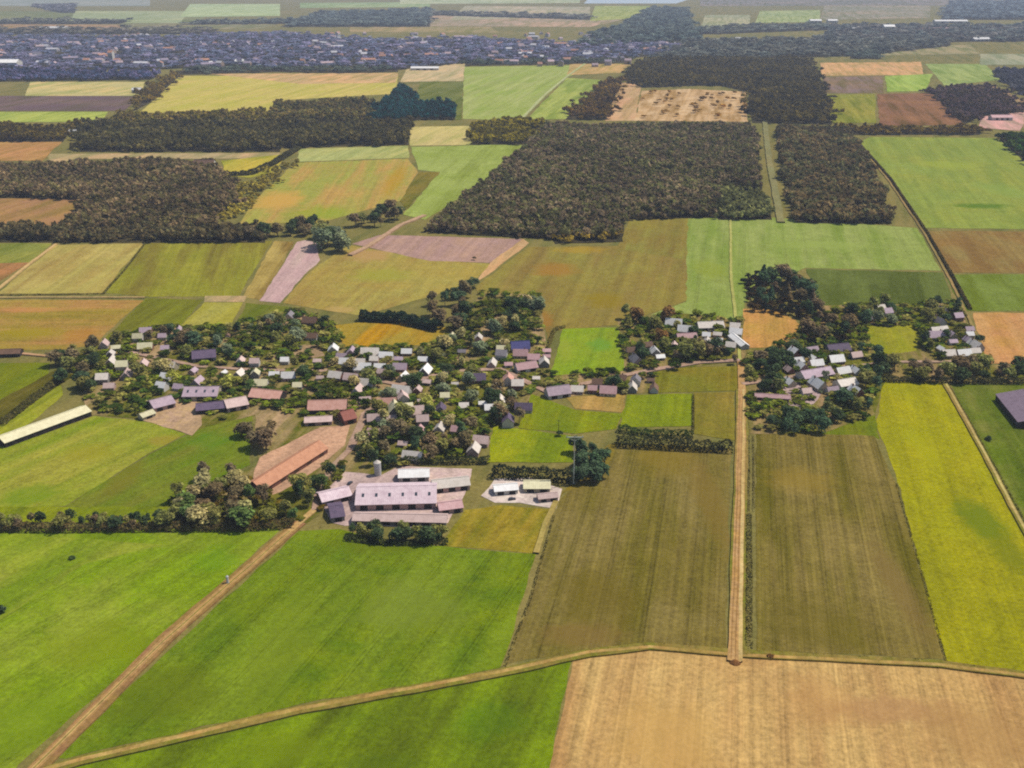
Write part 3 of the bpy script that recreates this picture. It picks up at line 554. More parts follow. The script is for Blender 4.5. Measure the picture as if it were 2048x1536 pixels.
def inpoly(x, y, pts):
    c = False; n = len(pts); j = n - 1
    for i in range(n):
        a, b = pts[i], pts[j]
        if (a[1] > y) != (b[1] > y) and x < (b[0] - a[0]) * (y - a[1]) / (b[1] - a[1]) + a[0]: c = not c
        j = i
    return c
def spots(poly, n, r, tries=400, margin=0):
    pts = [P(*q) for q in poly]; xs = [p.x for p in pts]; ys = [p.y for p in pts]; out = []
    for k in range(tries):
        if len(out) >= n: break
        x, y = rnd.uniform(min(xs), max(xs)), rnd.uniform(min(ys), max(ys))
        if inpoly(x, y, pts) and free(x, y, r): out.append((x, y)); OCC.append((x, y, r))
    return out

# ------------------------------------------------------------------ buildings
RC = {'salmon tile': ((222, 170, 150), (206, 150, 128)), 'grey': ((150, 140, 140), (128, 120, 122)), 'lilac grey': ((200, 174, 180), (180, 156, 164)), 'pale': ((240, 226, 210), (222, 208, 190)),
      'white': ((250, 246, 238), (238, 230, 220)), 'mauve': ((142, 120, 132), (126, 106, 118)), 'pink lilac': ((232, 208, 208), (210, 182, 186)), 'slate purple': ((112, 92, 112), (92, 78, 98)), 'brown': ((132, 98, 74), (112, 84, 64)), 'blue': ((84, 82, 140), (70, 70, 120)), 'orange tile': ((206, 146, 108), (188, 128, 92)),
      'pink': ((214, 172, 168), (200, 154, 150)), 'cream': ((232, 222, 178), (216, 204, 160)), 'red brick': ((166, 98, 80), (146, 84, 68)), 'pinkish': ((222, 192, 180), (206, 176, 164))}
roofM = {k: surf_mat('roof_' + k.replace(' ', '_'), C(*a, 1.2), C(*b, 1.12), .35, .75, .55, 0) for k, (a, b) in RC.items()}
WC = {'white': ((226, 218, 206), (206, 198, 184)), 'brick': ((150, 100, 80), (132, 88, 70)), 'cream': ((212, 196, 162), (196, 180, 148)), 'grey': ((150, 144, 138), (130, 126, 120)), 'dark': ((74, 60, 52), (60, 50, 46)), 'pink': ((206, 172, 160), (190, 156, 144))}
wallM = {k: surf_mat('wall_' + k, C(*a), C(*b), .5, .85) for k, (a, b) in WC.items()}
glassM = surf_mat('glass', (.03, .04, .05), (.05, .06, .07), 2, .15, spec=.6)
doorM = {k: surf_mat('door_' + k, C(*c), C(*[v * .8 for v in c]), 1.5, .6) for k, c in {'brown': (90, 64, 44), 'green': (58, 76, 56), 'dark': (40, 36, 36)}.items()}
frameM = surf_mat('window_frame', C(225, 222, 214), C(205, 202, 196), 2, .6)
chimM = surf_mat('chimney_brick', C(140, 92, 74), C(112, 76, 64), 1, .9)

def gable(root, Lx, Ly, eave, ridge, roof, wall, over=.45, x0=0, y0=0, hip=0.0):
    """walls with gable ends and a pitched roof, ridge along X; returns the roof"""
    m = MB(); x1, y1 = x0 + Lx, y0 + Ly; ym = (y0 + y1) / 2; rz = ridge - .12
    m.poly([(x0, y0, 0), (x1, y0, 0), (x1, y0, eave), (x0, y0, eave)]); m.poly([(x1, y1, 0), (x0, y1, 0), (x0, y1, eave), (x1, y1, eave)])
    m.poly([(x1, y0, 0), (x1, y1, 0), (x1, y1, eave), (x1, ym, rz), (x1, y0, eave)]); m.poly([(x0, y1, 0), (x0, y0, 0), (x0, y0, eave), (x0, ym, rz), (x0, y1, eave)])
    m.build('wall', wallM[wall], root)
    r = MB(); sl = (ridge - eave) / (Ly / 2); e = over; th = .2; hx = hip * Lx
    for s in (-1, 1):
        ye = ym + s * (Ly / 2 + e); ze = eave - sl * e
        lo = [(x0 - e, ye, ze), (x1 + e, ye, ze), (x1 + e - hx, ym, ridge), (x0 - e + hx, ym, ridge)]
        r.hexa(lo + [(a, b, c + th) for a, b, c in lo])
    if hip:
        for xx, sg in ((x0 - e, 1), (x1 + e, -1)):
            r.poly([(xx, y0 - e, eave - sl * e + th), (xx, y1 + e, eave - sl * e + th), (xx + sg * hx, ym, ridge + th)])
    return r.build('roof', roofM[roof], root)
def openings(root, items, x0=0):
    """(kind, x, z, width, height, side y, facing)"""
    for kind, x, z, wd, hh, y, f, mt in items:
        m = MB(); d = .06 * f
        ya, yb = sorted((y, y + d))
        if kind == 'window':
            m.box(x - wd / 2, ya, z, x + wd / 2, yb, z + hh); o = m.build('window', frameM, root)
            g = MB(); ya, yb = sorted((y + d + .004 * f, y + d + .03 * f)); g.box(x - wd / 2 + .1, ya, z + .1, x + wd / 2 - .1, yb, z + hh - .1); g.build('pane', glassM, o)
        else:
            m.box(x - wd / 2, ya, z, x + wd / 2, yb, z + hh); m.build('door', doorM[mt], root)
SHAPES = [(10.5, 8.0, 3.2, 7.0), (12.5, 8.5, 3.0, 7.4), (9.0, 8.0, 4.6, 8.2), (14.5, 9.0, 3.2, 8.0), (7.0, 5.5, 2.6, 4.6)]
HP = {}
def house(x, y, rz, shape, roof, wall, phrase, group, s=1.0):
    key = (shape, roof, wall); Lx, Ly, ev, rg = SHAPES[shape]
    if key not in HP:
        r = empty('garden_shed' if shape == 4 else 'house', (0, 0, 0)); rf = gable(r, Lx, Ly, ev, rg, roof, wall, x0=-Lx / 2, y0=-Ly / 2)
        if shape != 4:
            c = MB(); cx = Lx * .28; c.box(cx - .45, -.35 + .9, rg - 1.3, cx + .45, .35 + .9, rg + .9); c.box(cx - .52, -.42 + .9, rg + .9, cx + .52, .42 + .9, rg + 1.05); c.build('chimney', chimM, rf)
            it = []
            for sgn in (-1, 1):
                yy = sgn * Ly / 2
                for k, xx in enumerate(np.linspace(-Lx * .36, Lx * .36, 4)):
                    if k == 1: it.append(('door', xx, 0, 1.1, 2.1, yy, sgn, 'brown'))
                    else: it.append(('window', xx, 1.0, 1.35, 1.3, yy, sgn, ''))
            openings(r, it)
        else: openings(r, [('door', 0, 0, 2.2, 2.0, -Ly / 2, -1, 'green')])
        HP[key] = r
    else: r = copy_tree(HP[key])
    r.location = (x, y, 0); r.rotation_euler = (0, 0, rz); r.scale = (s, s, s)
    pend(r, ('%s-roofed shed' if shape == 4 else '%s-roofed house') % roof.replace(' tile', ''), phrase, 'shed' if shape == 4 else 'house', group); return r
def barn(a, b, depth, eave, ridge, roof, wall, label, doors=2, cat='barn', name='barn', dk='dark', sky=0, group=None):
    """long building: a-b is its near wall on the ground, seen in the picture"""
    A, B = P(*a), P(*b); L = (B - A).length; rz = math.atan2((B - A).y, (B - A).x)
    r = empty(name, A, rz); rf = gable(r, L, depth, eave, ridge, roof, wall, .5)
    it = []
    n = max(1, doors)
    for k in range(n):
        xx = L * (k + .5) / n; it.append(('door', xx, 0, min(4.2, L / n * .55), min(eave * .82, 3.6), 0, -1, dk))
    for k in range(int(L / 7)):
        it.append(('window', 3.5 + k * 7 + .2, eave * .5, 1.3, .8, depth, 1, ''))
    it.append(('window', L * .97 - .9, eave * .5, 1.2, .8, 0, -1, '')); openings(r, it)
    m = MB(); m.box(-.5, depth / 2 - .25, ridge + .16, L + .5, depth / 2 + .25, ridge + .32); m.build('ridge_cap', roofM[roof], rf)
    if sky:
        for k in range(sky):
            xx = L * (k + .5) / sky; q = depth / 4; zz = (eave + ridge) / 2 + .22; sl = (ridge - eave) / (depth / 2)
            s = MB(); lo = [(xx - .7, q - 1.2, zz - 1.2 * sl), (xx + .7, q - 1.2, zz - 1.2 * sl), (xx + .7, q + 1.2, zz + 1.2 * sl), (xx - .7, q + 1.2, zz + 1.2 * sl)]
            s.hexa(lo + [(i, j, k2 + .06) for i, j, k2 in lo]); s.build('skylight', glassM, rf)
    for t in np.linspace(0.08, .92, 5):
        for dd in (.15, .5, .85):
            q = A.lerp(B, float(t)) + Vector((-math.sin(rz), math.cos(rz), 0)) * depth * dd; OCC.append((q.x, q.y, max(2.5, min(L * .14, depth * .32))))
    tag(r, label, cat, group); return r

barn((12, 896), (184, 832), 13, 3.6, 6.0, 'cream', 'dark', 'long cream white hall at the left edge below the village', 9, 'hall', 'farm_hall')
barn((-16, 716), (40, 714), 9, 3, 5.2, 'brown', 'dark', 'brown roofed shed at the left edge beside the pink lane', 2, 'shed', 'farm_shed')
barn((310, 826), (352, 815), 15, 3.5, 6.5, 'lilac grey', 'pink', 'lilac roofed barn at the left of the tan farmyard', 2)
barn((366, 803), (434, 802), 17, 3.8, 7.4, 'lilac grey', 'cream', 'lilac roofed barn behind the tan farmyard', 3, sky=4)
barn((394, 830), (452, 824), 11, 3.2, 6.0, 'slate purple', 'dark', 'purple roofed barn at the right of the tan farmyard', 3)
barn((456, 826), (498, 818), 15, 3.6, 6.6, 'pinkish', 'pink', 'pale pinkish barn right of the purple roofed barn', 2)
barn((287, 842), (312, 833), 7, 2.6, 4.2, 'cream', 'cream', 'small cream shed at the lower left of the tan farmyard', 1, 'shed', 'farm_shed')
barn((498, 802), (558, 808), 13, 3.4, 7.0, 'salmon tile', 'dark', 'red pink roofed barn with dark front left of the salmon barn', 3)
barn((616, 829), (692, 827), 15, 3.2, 7.0, 'salmon tile', 'dark', 'salmon roofed barn with dark open front in the village', 3)
barn((610, 853), (664, 850), 9, 2.8, 4.6, 'pinkish', 'pink', 'low pale roofed barn in front of the salmon barn', 2)
barn((690, 852), (714, 846), 12, 4, 8, 'red brick', 'brick', 'red brick building at the right end of the salmon barn', 1)
barn((526, 990), (656, 906), 13, 3.4, 7.2, 'orange tile', 'brick', 'long orange tiled barn slanting up beside the grove', 5, dk='brown')
barn((712, 1022), (872, 1018), 24, 4.0, 8.5, 'pink lilac', 'pink', 'biggest lilac roofed barn in the pinkish yard', 5, sky=6)
barn((706, 1050), (892, 1054), 9, 2.9, 4.8, 'pinkish', 'grey', 'long low pale barn along the front of the pinkish yard', 7)
barn((880, 1030), (926, 1024), 9, 3.0, 5.0, 'pink', 'pink', 'pink roofed shed right of the biggest lilac barn', 2, 'shed', 'farm_shed')
barn((646, 1014), (704, 1000), 12, 3.2, 5.8, 'pink lilac', 'pink', 'pink lilac shed at the upper left of the pinkish yard', 2, 'shed', 'farm_shed')
barn((798, 966), (858, 964), 10, 3.6, 6.2, 'white', 'white', 'white roofed barn behind the big lilac barn', 2)
barn((868, 988), (940, 980), 11, 3.4, 6.0, 'pale', 'pink', 'pale roofed barn at the right end of the pinkish yard', 3)
barn((664, 1046), (690, 1042), 16, 3.2, 5.8, 'slate purple', 'grey', 'purple roofed shed at the left end of the pinkish yard', 1, 'shed', 'farm_shed')
barn((990, 992), (1036, 988), 8, 3, 4.8, 'white', 'white', 'white shed at the left of the pale concrete yard', 2, 'shed', 'farm_shed')
barn((1048, 986), (1100, 986), 10, 3, 5.2, 'cream', 'cream', 'cream shed in the middle of the pale concrete yard', 2, 'shed', 'farm_shed')
barn((1078, 1006), (1116, 1002), 6, 2.6, 4, 'pinkish', 'pink', 'pinkish shed at the front of the pale concrete yard', 2, 'shed', 'farm_shed')
barn((1990, 800), (2034, 856), 34, 4.4, 9.0, 'mauve', 'dark', 'large purple roofed barn cut by the right edge', 4)
barn((1356, 686), (1394, 684), 8, 4, 6.5, 'pink', 'white', 'white walled barn in the middle hamlet facing the road', 2)
barn((1456, 678), (1482, 700), 7, 3, 5, 'white', 'white', 'slanting white roofed shed at the right of the middle hamlet', 1, 'shed', 'farm_shed')
barn((1398, 664), (1448, 662), 10, 3.6, 7, 'pale', 'white', 'pale roofed barn at the back of the middle hamlet', 2)
barn((1510, 800), (1580, 804), 6, 2.4, 3.8, 'pink', 'pink', 'long low pinkish shed left of the pale paved yard', 4, 'shed', 'farm_shed')
barn((1610, 766), (1668, 756), 12, 3.4, 7, 'lilac grey', 'white', 'lilac roofed barn behind the pale paved yard', 3)
barn((1682, 782), (1716, 776), 10, 3.4, 6.4, 'pale', 'white', 'pale roofed barn among dark trees in the right hamlet', 2)
barn((1660, 712), (1702, 708), 11, 3.4, 7.2, 'slate purple', 'grey', 'dark purple roofed barn at the back of the right hamlet', 2)
barn((386, 726), (432, 722), 12, 3.4, 7.6, 'slate purple', 'grey', 'dark purple roofed farmhouse behind the tan farmyard', 2, 'house', 'farmhouse')
barn((1024, 706), (1060, 704), 10, 3.2, 7.6, 'blue', 'white', 'blue roofed house at the right end of the big village', 2, 'house', 'farmhouse')
barn((1098, 800), (1142, 794), 10, 3.2, 7.4, 'lilac grey', 'white', 'lilac roofed house at the left end of the middle hamlet', 2, 'house', 'farmhouse')
barn((1036, 748), (1076, 742), 9, 3.2, 6.6, 'pink', 'white', 'pink roofed house below the blue roofed house', 2, 'house', 'farmhouse')

# ------------------------------------------------------------------ village sub-areas: polygon, where, houses, roofs, trees, tints, kinds
AREAS = [
 ([(105, 715), (196, 700), (200, 800), (130, 800)], 'behind the long cream hall', 0, [], 15, ['dark green', 'olive', 'blue green', 'brownish'], 'BBE'),
 ([(198, 690), (290, 676), (300, 745), (200, 790)], 'at the left tip of the village', 9, ['pale', 'cream', 'pinkish', 'grey'], 8, ['olive', 'yellow green', 'dark green'], 'BBS'),
 ([(280, 668), (460, 664), (462, 722), (300, 730)], 'around the purple farmhouse', 4, ['grey', 'lilac grey', 'brown'], 15, ['dark green', 'blue green', 'brownish', 'olive'], 'BBE'),
 ([(296, 735), (480, 732), (480, 785), (300, 795)], 'just behind the lilac barns', 7, ['lilac grey', 'pale', 'white'], 9, ['olive', 'yellow green', 'green'], 'BBS'),
 ([(470, 650), (655, 622), (664, 690), (480, 715)], 'around the sandy clearing', 2, ['grey', 'brown'], 15, ['olive', 'dark green', 'brownish', 'grey green'], 'BBE'),
 ([(480, 722), (650, 722), (650, 792), (490, 790)], 'behind the salmon barn', 8, ['pale', 'cream', 'pinkish', 'white'], 11, ['green', 'olive', 'dark green', 'pale olive'], 'BBS'),
 ([(652, 706), (850, 706), (856, 745), (655, 745)], 'along the golden plot', 11, ['pinkish', 'white', 'lilac grey', 'pale'], 7, ['olive', 'dark green', 'pale olive'], 'BBS'),
 ([(652, 748), (856, 748), (860, 790), (715, 790)], 'below the golden plot houses', 8, ['lilac grey', 'white', 'pinkish', 'pale'], 10, ['dark green', 'olive', 'green'], 'BBE'),
 ([(835, 610), (905, 575), (962, 572), (962, 660), (860, 665)], 'beside the ochre field', 0, [], 13, ['dark green', 'brownish', 'blue green'], 'EBB'),
 ([(968, 605), (1082, 602), (1082, 668), (972, 676)], 'above the blue roofed house', 0, [], 13, ['grey green', 'dark green', 'pale olive'], 'BBE'),
 ([(875, 674), (1010, 680), (1005, 742), (870, 745)], 'left of the blue roofed house', 5, ['grey', 'cream', 'pale'], 10, ['olive', 'green', 'pale olive'], 'BBS'),
 ([(1008, 700), (1094, 705), (1094, 775), (1010, 782)], 'below the blue roofed house', 7, ['pink', 'pale', 'salmon tile'], 4, ['olive', 'brownish'], 'BS'),
 ([(862, 752), (1000, 752), (1000, 830), (868, 826)], 'at the big village lower right', 7, ['white', 'slate purple', 'cream', 'pale'], 11, ['dark green', 'olive', 'grey green'], 'BBE'),
 ([(985, 790), (1058, 790), (1040, 852), (985, 852)], 'left of the green paddock', 2, ['slate purple', 'pale'], 7, ['dark green', 'brownish', 'grey green'], 'BE'),
 ([(725, 800), (868, 800), (868, 850), (722, 850)], 'right of the red brick building', 8, ['pinkish', 'cream', 'pinkish', 'salmon tile'], 10, ['yellow green', 'olive', 'dark green'], 'BBS'),
 ([(720, 856), (985, 852), (960, 915), (760, 940), (700, 905)], 'behind the pinkish yard', 6, ['pink', 'pale', 'pinkish'], 22, ['dark green', 'olive', 'brownish', 'blue green'], 'BBE'),
 ([(478, 862), (555, 868), (540, 902), (490, 900)], 'left of the orange tiled barn', 0, [], 6, ['dark green', 'brownish'], 'EB'),
 ([(600, 975), (665, 930), (700, 920), (650, 1010), (600, 1040)], 'right of the orange tiled barn', 0, [], 11, ['olive', 'green', 'dark green'], 'BBS'),
 ([(400, 960), (470, 950), (520, 1000), (600, 1040), (570, 1058), (345, 1056), (350, 1000)], 'in the grove by the diagonal path', 0, [], 28, ['olive', 'brownish', 'pale olive', 'green'], 'BBL'),
 ([(-30, 1046), (345, 1046), (345, 1060), (-30, 1062)], 'along the hedgerow behind the meadow', 0, [], 26, ['olive', 'brownish', 'dark green'], 'LLB'),
 ([(690, 1066), (905, 1068), (890, 1086), (760, 1084)], 'in front of the pinkish yard', 0, [], 13, ['dark green', 'olive'], 'BEB'),
 ([(1152, 905), (1212, 898), (1206, 968), (1152, 966)], 'right of the T shaped mast', 0, [], 17, ['blue green', 'dark green'], 'EEE'),
 ([(1240, 636), (1345, 634), (1340, 690), (1260, 680)], 'at the left of the middle hamlet', 0, [], 9, ['dark green', 'olive', 'rusty'], 'EB'),
 ([(1345, 652), (1480, 660), (1478, 700), (1345, 702)], 'beside the white barns', 12, ['pale', 'pinkish', 'white', 'white'], 4, ['olive', 'dark green'], 'B'),
 ([(1255, 690), (1342, 690), (1325, 744), (1250, 746)], 'beside the bright green meadow', 4, ['grey', 'white', 'brown'], 7, ['dark green', 'olive'], 'BE'),
 ([(1345, 706), (1478, 706), (1475, 732), (1350, 732)], 'along the front of the middle hamlet', 0, [], 10, ['dark green', 'olive', 'brownish'], 'BE'),
 ([(1145, 768), (1310, 752), (1312, 786), (1145, 792)], 'right of the lilac roofed house', 7, ['brown', 'grey', 'pink', 'pale'], 8, ['dark green', 'olive'], 'BS'),
 ([(1480, 570), (1540, 556), (1625, 572), (1628, 625), (1500, 622)], 'in the dark clump behind the orange plot', 0, [], 18, ['dark green', 'blue green', 'brownish'], 'EEC'),
 ([(1610, 622), (1705, 622), (1700, 690), (1612, 690)], 'right of the orange soil plot', 0, [], 13, ['dark green', 'olive', 'brownish'], 'BBE'),
 ([(1712, 612), (1940, 618), (1950, 655), (1720, 652)], 'along the dark green plot', 5, ['grey', 'lilac grey', 'pale'], 17, ['dark green', 'blue green', 'olive'], 'BE'),
 ([(1842, 660), (1960, 660), (1962, 726), (1846, 716)], 'left of the orange tan field', 10, ['lilac grey', 'white', 'pale'], 7, ['olive', 'dark green'], 'BS'),
 ([(1762, 738), (2070, 744), (2070, 768), (1770, 766)], 'in the hedge above the yellow field', 0, [], 24, ['dark green', 'olive', 'brownish'], 'BEB'),
 ([(1484, 730), (1570, 712), (1578, 785), (1490, 790)], 'left of the pale paved yard', 0, [], 13, ['brownish', 'olive', 'dark green'], 'BBE'),
 ([(1572, 700), (1712, 700), (1712, 790), (1580, 790)], 'around the pale paved yard', 13, ['lilac grey', 'white', 'white', 'pinkish'], 7, ['dark green', 'grey green'], 'BE'),
 ([(1712, 690), (1768, 712), (1758, 830), (1660, 852), (1640, 815), (1716, 795)], 'behind the top of the yellow field', 0, [], 17, ['dark green', 'blue green', 'olive'], 'EB'),
 ([(1502, 850), (1645, 838), (1645, 870), (1502, 868)], 'at the top of the right crop field', 0, [], 11, ['dark green', 'blue green'], 'EB'),
 ([(500, 468), (620, 456), (640, 444), (645, 480), (500, 484)], 'left of the pink road bend', 0, [], 16, ['dark green', 'brownish'], 'BE'),
 ([(632, 470), (700, 470), (690, 505), (640, 512)], 'at the end of the pinkish soil strip', 0, [], 9, ['dark green', 'grey green', 'olive'], 'BE'),
 ([(700, 446), (800, 414), (805, 440), (715, 474)], 'above the pink road bend', 0, [], 14, ['olive', 'dark green', 'brownish'], 'BB'),
]
KC = {'B': 'broadleaf_tree', 'E': 'evergreen_tree', 'C': 'conifer_tree', 'S': 'shrub', 'L': 'slender_tree'}
WALLS = ['white', 'white', 'cream', 'brick', 'grey', 'pink']
TALL = 1.2
BIG = {'along the hedgerow behind the meadow': .85, 'around the pale paved yard': .9, 'at the top of the right crop field': 1.0, 'in front of the pinkish yard': .78, 'along the golden plot': .95, 'beside the white barns': .9, 'in the dark clump behind the orange plot': 1.45, 'above the pink road bend': 1.6, 'at the end of the pinkish soil strip': 1.9, 'left of the pink road bend': 1.5, 'right of the T shaped mast': .9, 'beside the ochre field': 1.5, 'above the blue roofed house': 1.2,
       'behind the top of the yellow field': 1.2, 'left of the orange tiled barn': 1.2}
for poly, phrase, nh, roofs, ntr, tints, kinds in AREAS:
    base = rnd.uniform(-.25, .3)
    for x, y in spots(poly, int(nh * 1.25 + .5), 5.4):
        sh = rnd.choice([0, 0, 1, 2, 2, 3, 4]); house(x, y, base + rnd.choice([0, 0, math.pi / 2]) + rnd.uniform(-.08, .08), sh, rnd.choice(roofs), rnd.choice(WALLS), phrase, 'houses ' + phrase, rnd.uniform(.68, .94))
    for x, y in spots(poly, int(ntr * 1.16), 1.7, 1200):
        k = KC[rnd.choice(kinds + 'S' * (nh > 0) + 'L')]; h = {'broadleaf_tree': rnd.uniform(6.5, 11.5), 'evergreen_tree': rnd.uniform(8, 13), 'conifer_tree': rnd.uniform(9, 14), 'shrub': rnd.uniform(2.5, 4), 'slender_tree': rnd.uniform(7, 12)}[k]
        OCC.pop()
        tree(k, x, y, h * BIG.get(phrase, TALL), rnd.choice(tints + (['grey green', 'pale olive'] if rnd.random() < .45 and nh else [])), phrase, 'trees ' + phrase, pale=k == 'slender_tree')
for (x, y, h, tint, ph) in ((1976, 880, 3.4, 'dark green', 'in the pasture beside the pale track'), (2, 1224, 4, 'dark green', 'at the left edge in the light green meadow'), (1118, 872, 4, 'dark green', 'behind the bright green paddock'),
                      (1540, 1316, 2.2, 'rusty', 'right of the road junction'), (948, 520, 4, 'brownish', 'on the mauve soil'), (145, 1118, 2.2, 'green', 'in the yellowish meadow strip')):
    p = P(x, y); tree('shrub', p.x, p.y, h, tint, ph, 'lone shrubs')
settle()
BUILT = [q for q in OCC if q[2] in (5.4, 2.51, 2.5) or q[2] > 3.4]

# ------------------------------------------------------------------ hedges
def hedge(line, wd, ht, c, alt, label, name='hedge', cat='hedge', dens=1.0, ls=.5):
    pts = [P(*q) for q in line]; segs = [(a, b, (b - a).length) for a, b in zip(pts, pts[1:])]; tot = sum(s[2] for s in segs)
    n = int(tot * (wd + 2 * ht) * 1.5 * dens)
    def f(g, n):
        t = g.uniform(0, tot, n); c = np.zeros((n, 3)); nr = np.zeros((n, 3)); acc = 0
        for a, b, L in segs:
            k = (t >= acc) & (t <= acc + L); q = ((t[k] - acc) / L)[:, None]
            ctr = np.array(a)[None] * (1 - q) + np.array(b)[None] * q; d = (b - a).normalized(); side = np.array((-d.y, d.x, 0))
            m = len(ctr); th = g.uniform(0, math.pi, m); bump = .84 + .10 * np.sin(t[k] * .53 + tot) + .09 * np.sin(t[k] * .21 + 1.7 * np.sin(t[k] * .083)) + .07 * np.sin(t[k] * 1.37 + 2 * np.sin(t[k] * .4)) + g.uniform(-.12, .08, m)
            yy = np.cos(th) * wd / 2; zz = np.sin(th) ** .6 * ht * bump
            c[k] = ctr + side * yy[:, None]; c[k, 2] = zz; nr[k] = side * np.cos(th)[:, None]; nr[k, 2] = np.sin(th); acc += L
        return c, nr
    V, Q = leaf_cloud(n, f, ls, int(tot) + n)
    me = quick_mesh(name, V, Q); at = me.attributes.new('species', 'FLOAT', 'FACE'); at.data.foreach_set('value', np.random.default_rng(n).random(len(Q)).astype(np.float32))
    o = link(name, me, leaf_mat('hedge_leaves', C(*c, 1.25), C(*alt, 1.35))); return tag(o, label, cat)
DK, DK2 = (48, 58, 34), (70, 78, 42)
hedge([(1232, 890), (1340, 896), (1464, 902)], 9, 7, (44, 52, 32), (72, 72, 42), 'dark hedge along the top of the left crop field')
hedge([(985, 952), (1060, 956), (1146, 966)], 9, 8, (42, 50, 34), (60, 70, 48), 'tall dark hedge behind the white and cream sheds')
hedge([(1497, 1296), (1498, 1160), (1497, 1030)], 3.2, 2.2, (52, 48, 20), (70, 66, 24), 'dark clipped hedge along the right of the dirt road', ls=.3)
hedge([(1497, 1024), (1498, 940), (1497, 872)], 1.2, 1.2, (62, 54, 24), (80, 70, 30), 'thin hedge right of the dirt road above the clipped hedge', ls=.26)
hedge([(1507, 1024), (1507, 940), (1506, 872)], 1.2, 1.2, (62, 54, 24), (80, 70, 30), 'thin hedge edging the right crop field at its left', ls=.26)
hedge([(722, 640), (800, 644), (880, 662)], 11, 9, (40, 58, 44), (52, 68, 46), 'dark tall hedge between ochre field and golden plot', dens=1.3, ls=.8)
hedge([(975, 602), (1030, 604), (1082, 612)], 4, 5, (52, 60, 30), (70, 76, 40), 'dark hedge at the far corner of the big village')
hedge([(1008, 1336), (1060, 1200), (1108, 1030)], 1.3, .8, (66, 62, 24), (92, 82, 36), 'low dark hedge between green field and left crop field', ls=.3)
hedge([(1892, 1326), (1842, 1140), (1792, 966)], 1.2, .7, (86, 80, 28), (104, 92, 34), 'low ragged hedge between right crop field and yellow field', ls=.3)
hedge([(1188, 1306), (1300, 1288), (1452, 1302)], 1.2, .8, (76, 66, 24), (100, 84, 36), 'low grassy hedge along the bottom of the left crop field', ls=.3)
hedge([(1512, 1306), (1700, 1314), (1888, 1324), (2160, 1372)], 1.2, .9, (80, 76, 26), (104, 92, 36), 'low grassy hedge along the bottom of the right crop field', ls=.3)
hedge([(1718, 288), (1782, 360), (1856, 470), (1908, 560), (1940, 620)], 3, 3, (80, 74, 40), (104, 90, 50), 'slanting roadside hedge at the right behind the hamlet', ls=.7)
hedge([(1386, 790), (1386, 862)], 1.6, 1.8, (70, 66, 24), (90, 82, 36), 'short hedge right of the square paddock', ls=.35)
hedge([(1236, 862), (1300, 872), (1386, 874)], 6, 5, (60, 80, 34), (76, 92, 40), 'green hedge at the bottom of the square paddock')
hedge([(-120, 592), (100, 590), (210, 588)], 1.6, 1.2, (116, 104, 46), (130, 112, 56), 'low brown hedge under the straw field at left', ls=.5)
hedge([(206, 588), (250, 540), (290, 488)], 1.8, 1.2, (112, 106, 46), (128, 118, 52), 'low hedge between the straw field and olive field', ls=.6)
hedge([(1094, 700), (1108, 662), (1130, 655)], 3, 3, (104, 96, 44), (120, 108, 50), 'loose hedge left of the bright green meadow')
hedge([(450, 352), (500, 350), (545, 330), (600, 296)], 10, 7, (70, 70, 40), (90, 84, 48), 'dark hedge slanting along the small yellow field', ls=1.1, dens=.5)
hedge([(1896, 768), (1960, 878), (2052, 1048)], 1.0, 1.0, (96, 92, 40), (120, 106, 50), 'thin hedge right of the pale track by the yellow field', ls=.3)
hedge([(0, 852), (60, 806), (130, 752)], 6, 4, (82, 82, 40), (104, 94, 50), 'rough bushy hedge at the left edge beside the olive meadow')

hedge([(-120, 1058), (100, 1060), (345, 1058), (480, 1058), (590, 1052)], 7, 4.6, (116, 96, 58), (98, 94, 50), 'brown continuous hedge at the foot of the hedgerow trees')
hedge([(1762, 762), (1890, 766), (2160, 768)], 6, 5, (66, 70, 38), (88, 80, 50), 'dark hedge at the foot of the trees above the yellow field')
hedge([(690, 1078), (780, 1088), (896, 1086)], 5, 2.6, (52, 60, 32), (72, 76, 42), 'dark hedge in front of the long low pale barn')
hedge([(712, 905), (800, 928), (980, 926)], 5, 5, (56, 66, 38), (76, 82, 46), 'dark hedge between the village gardens and the pinkish yard')
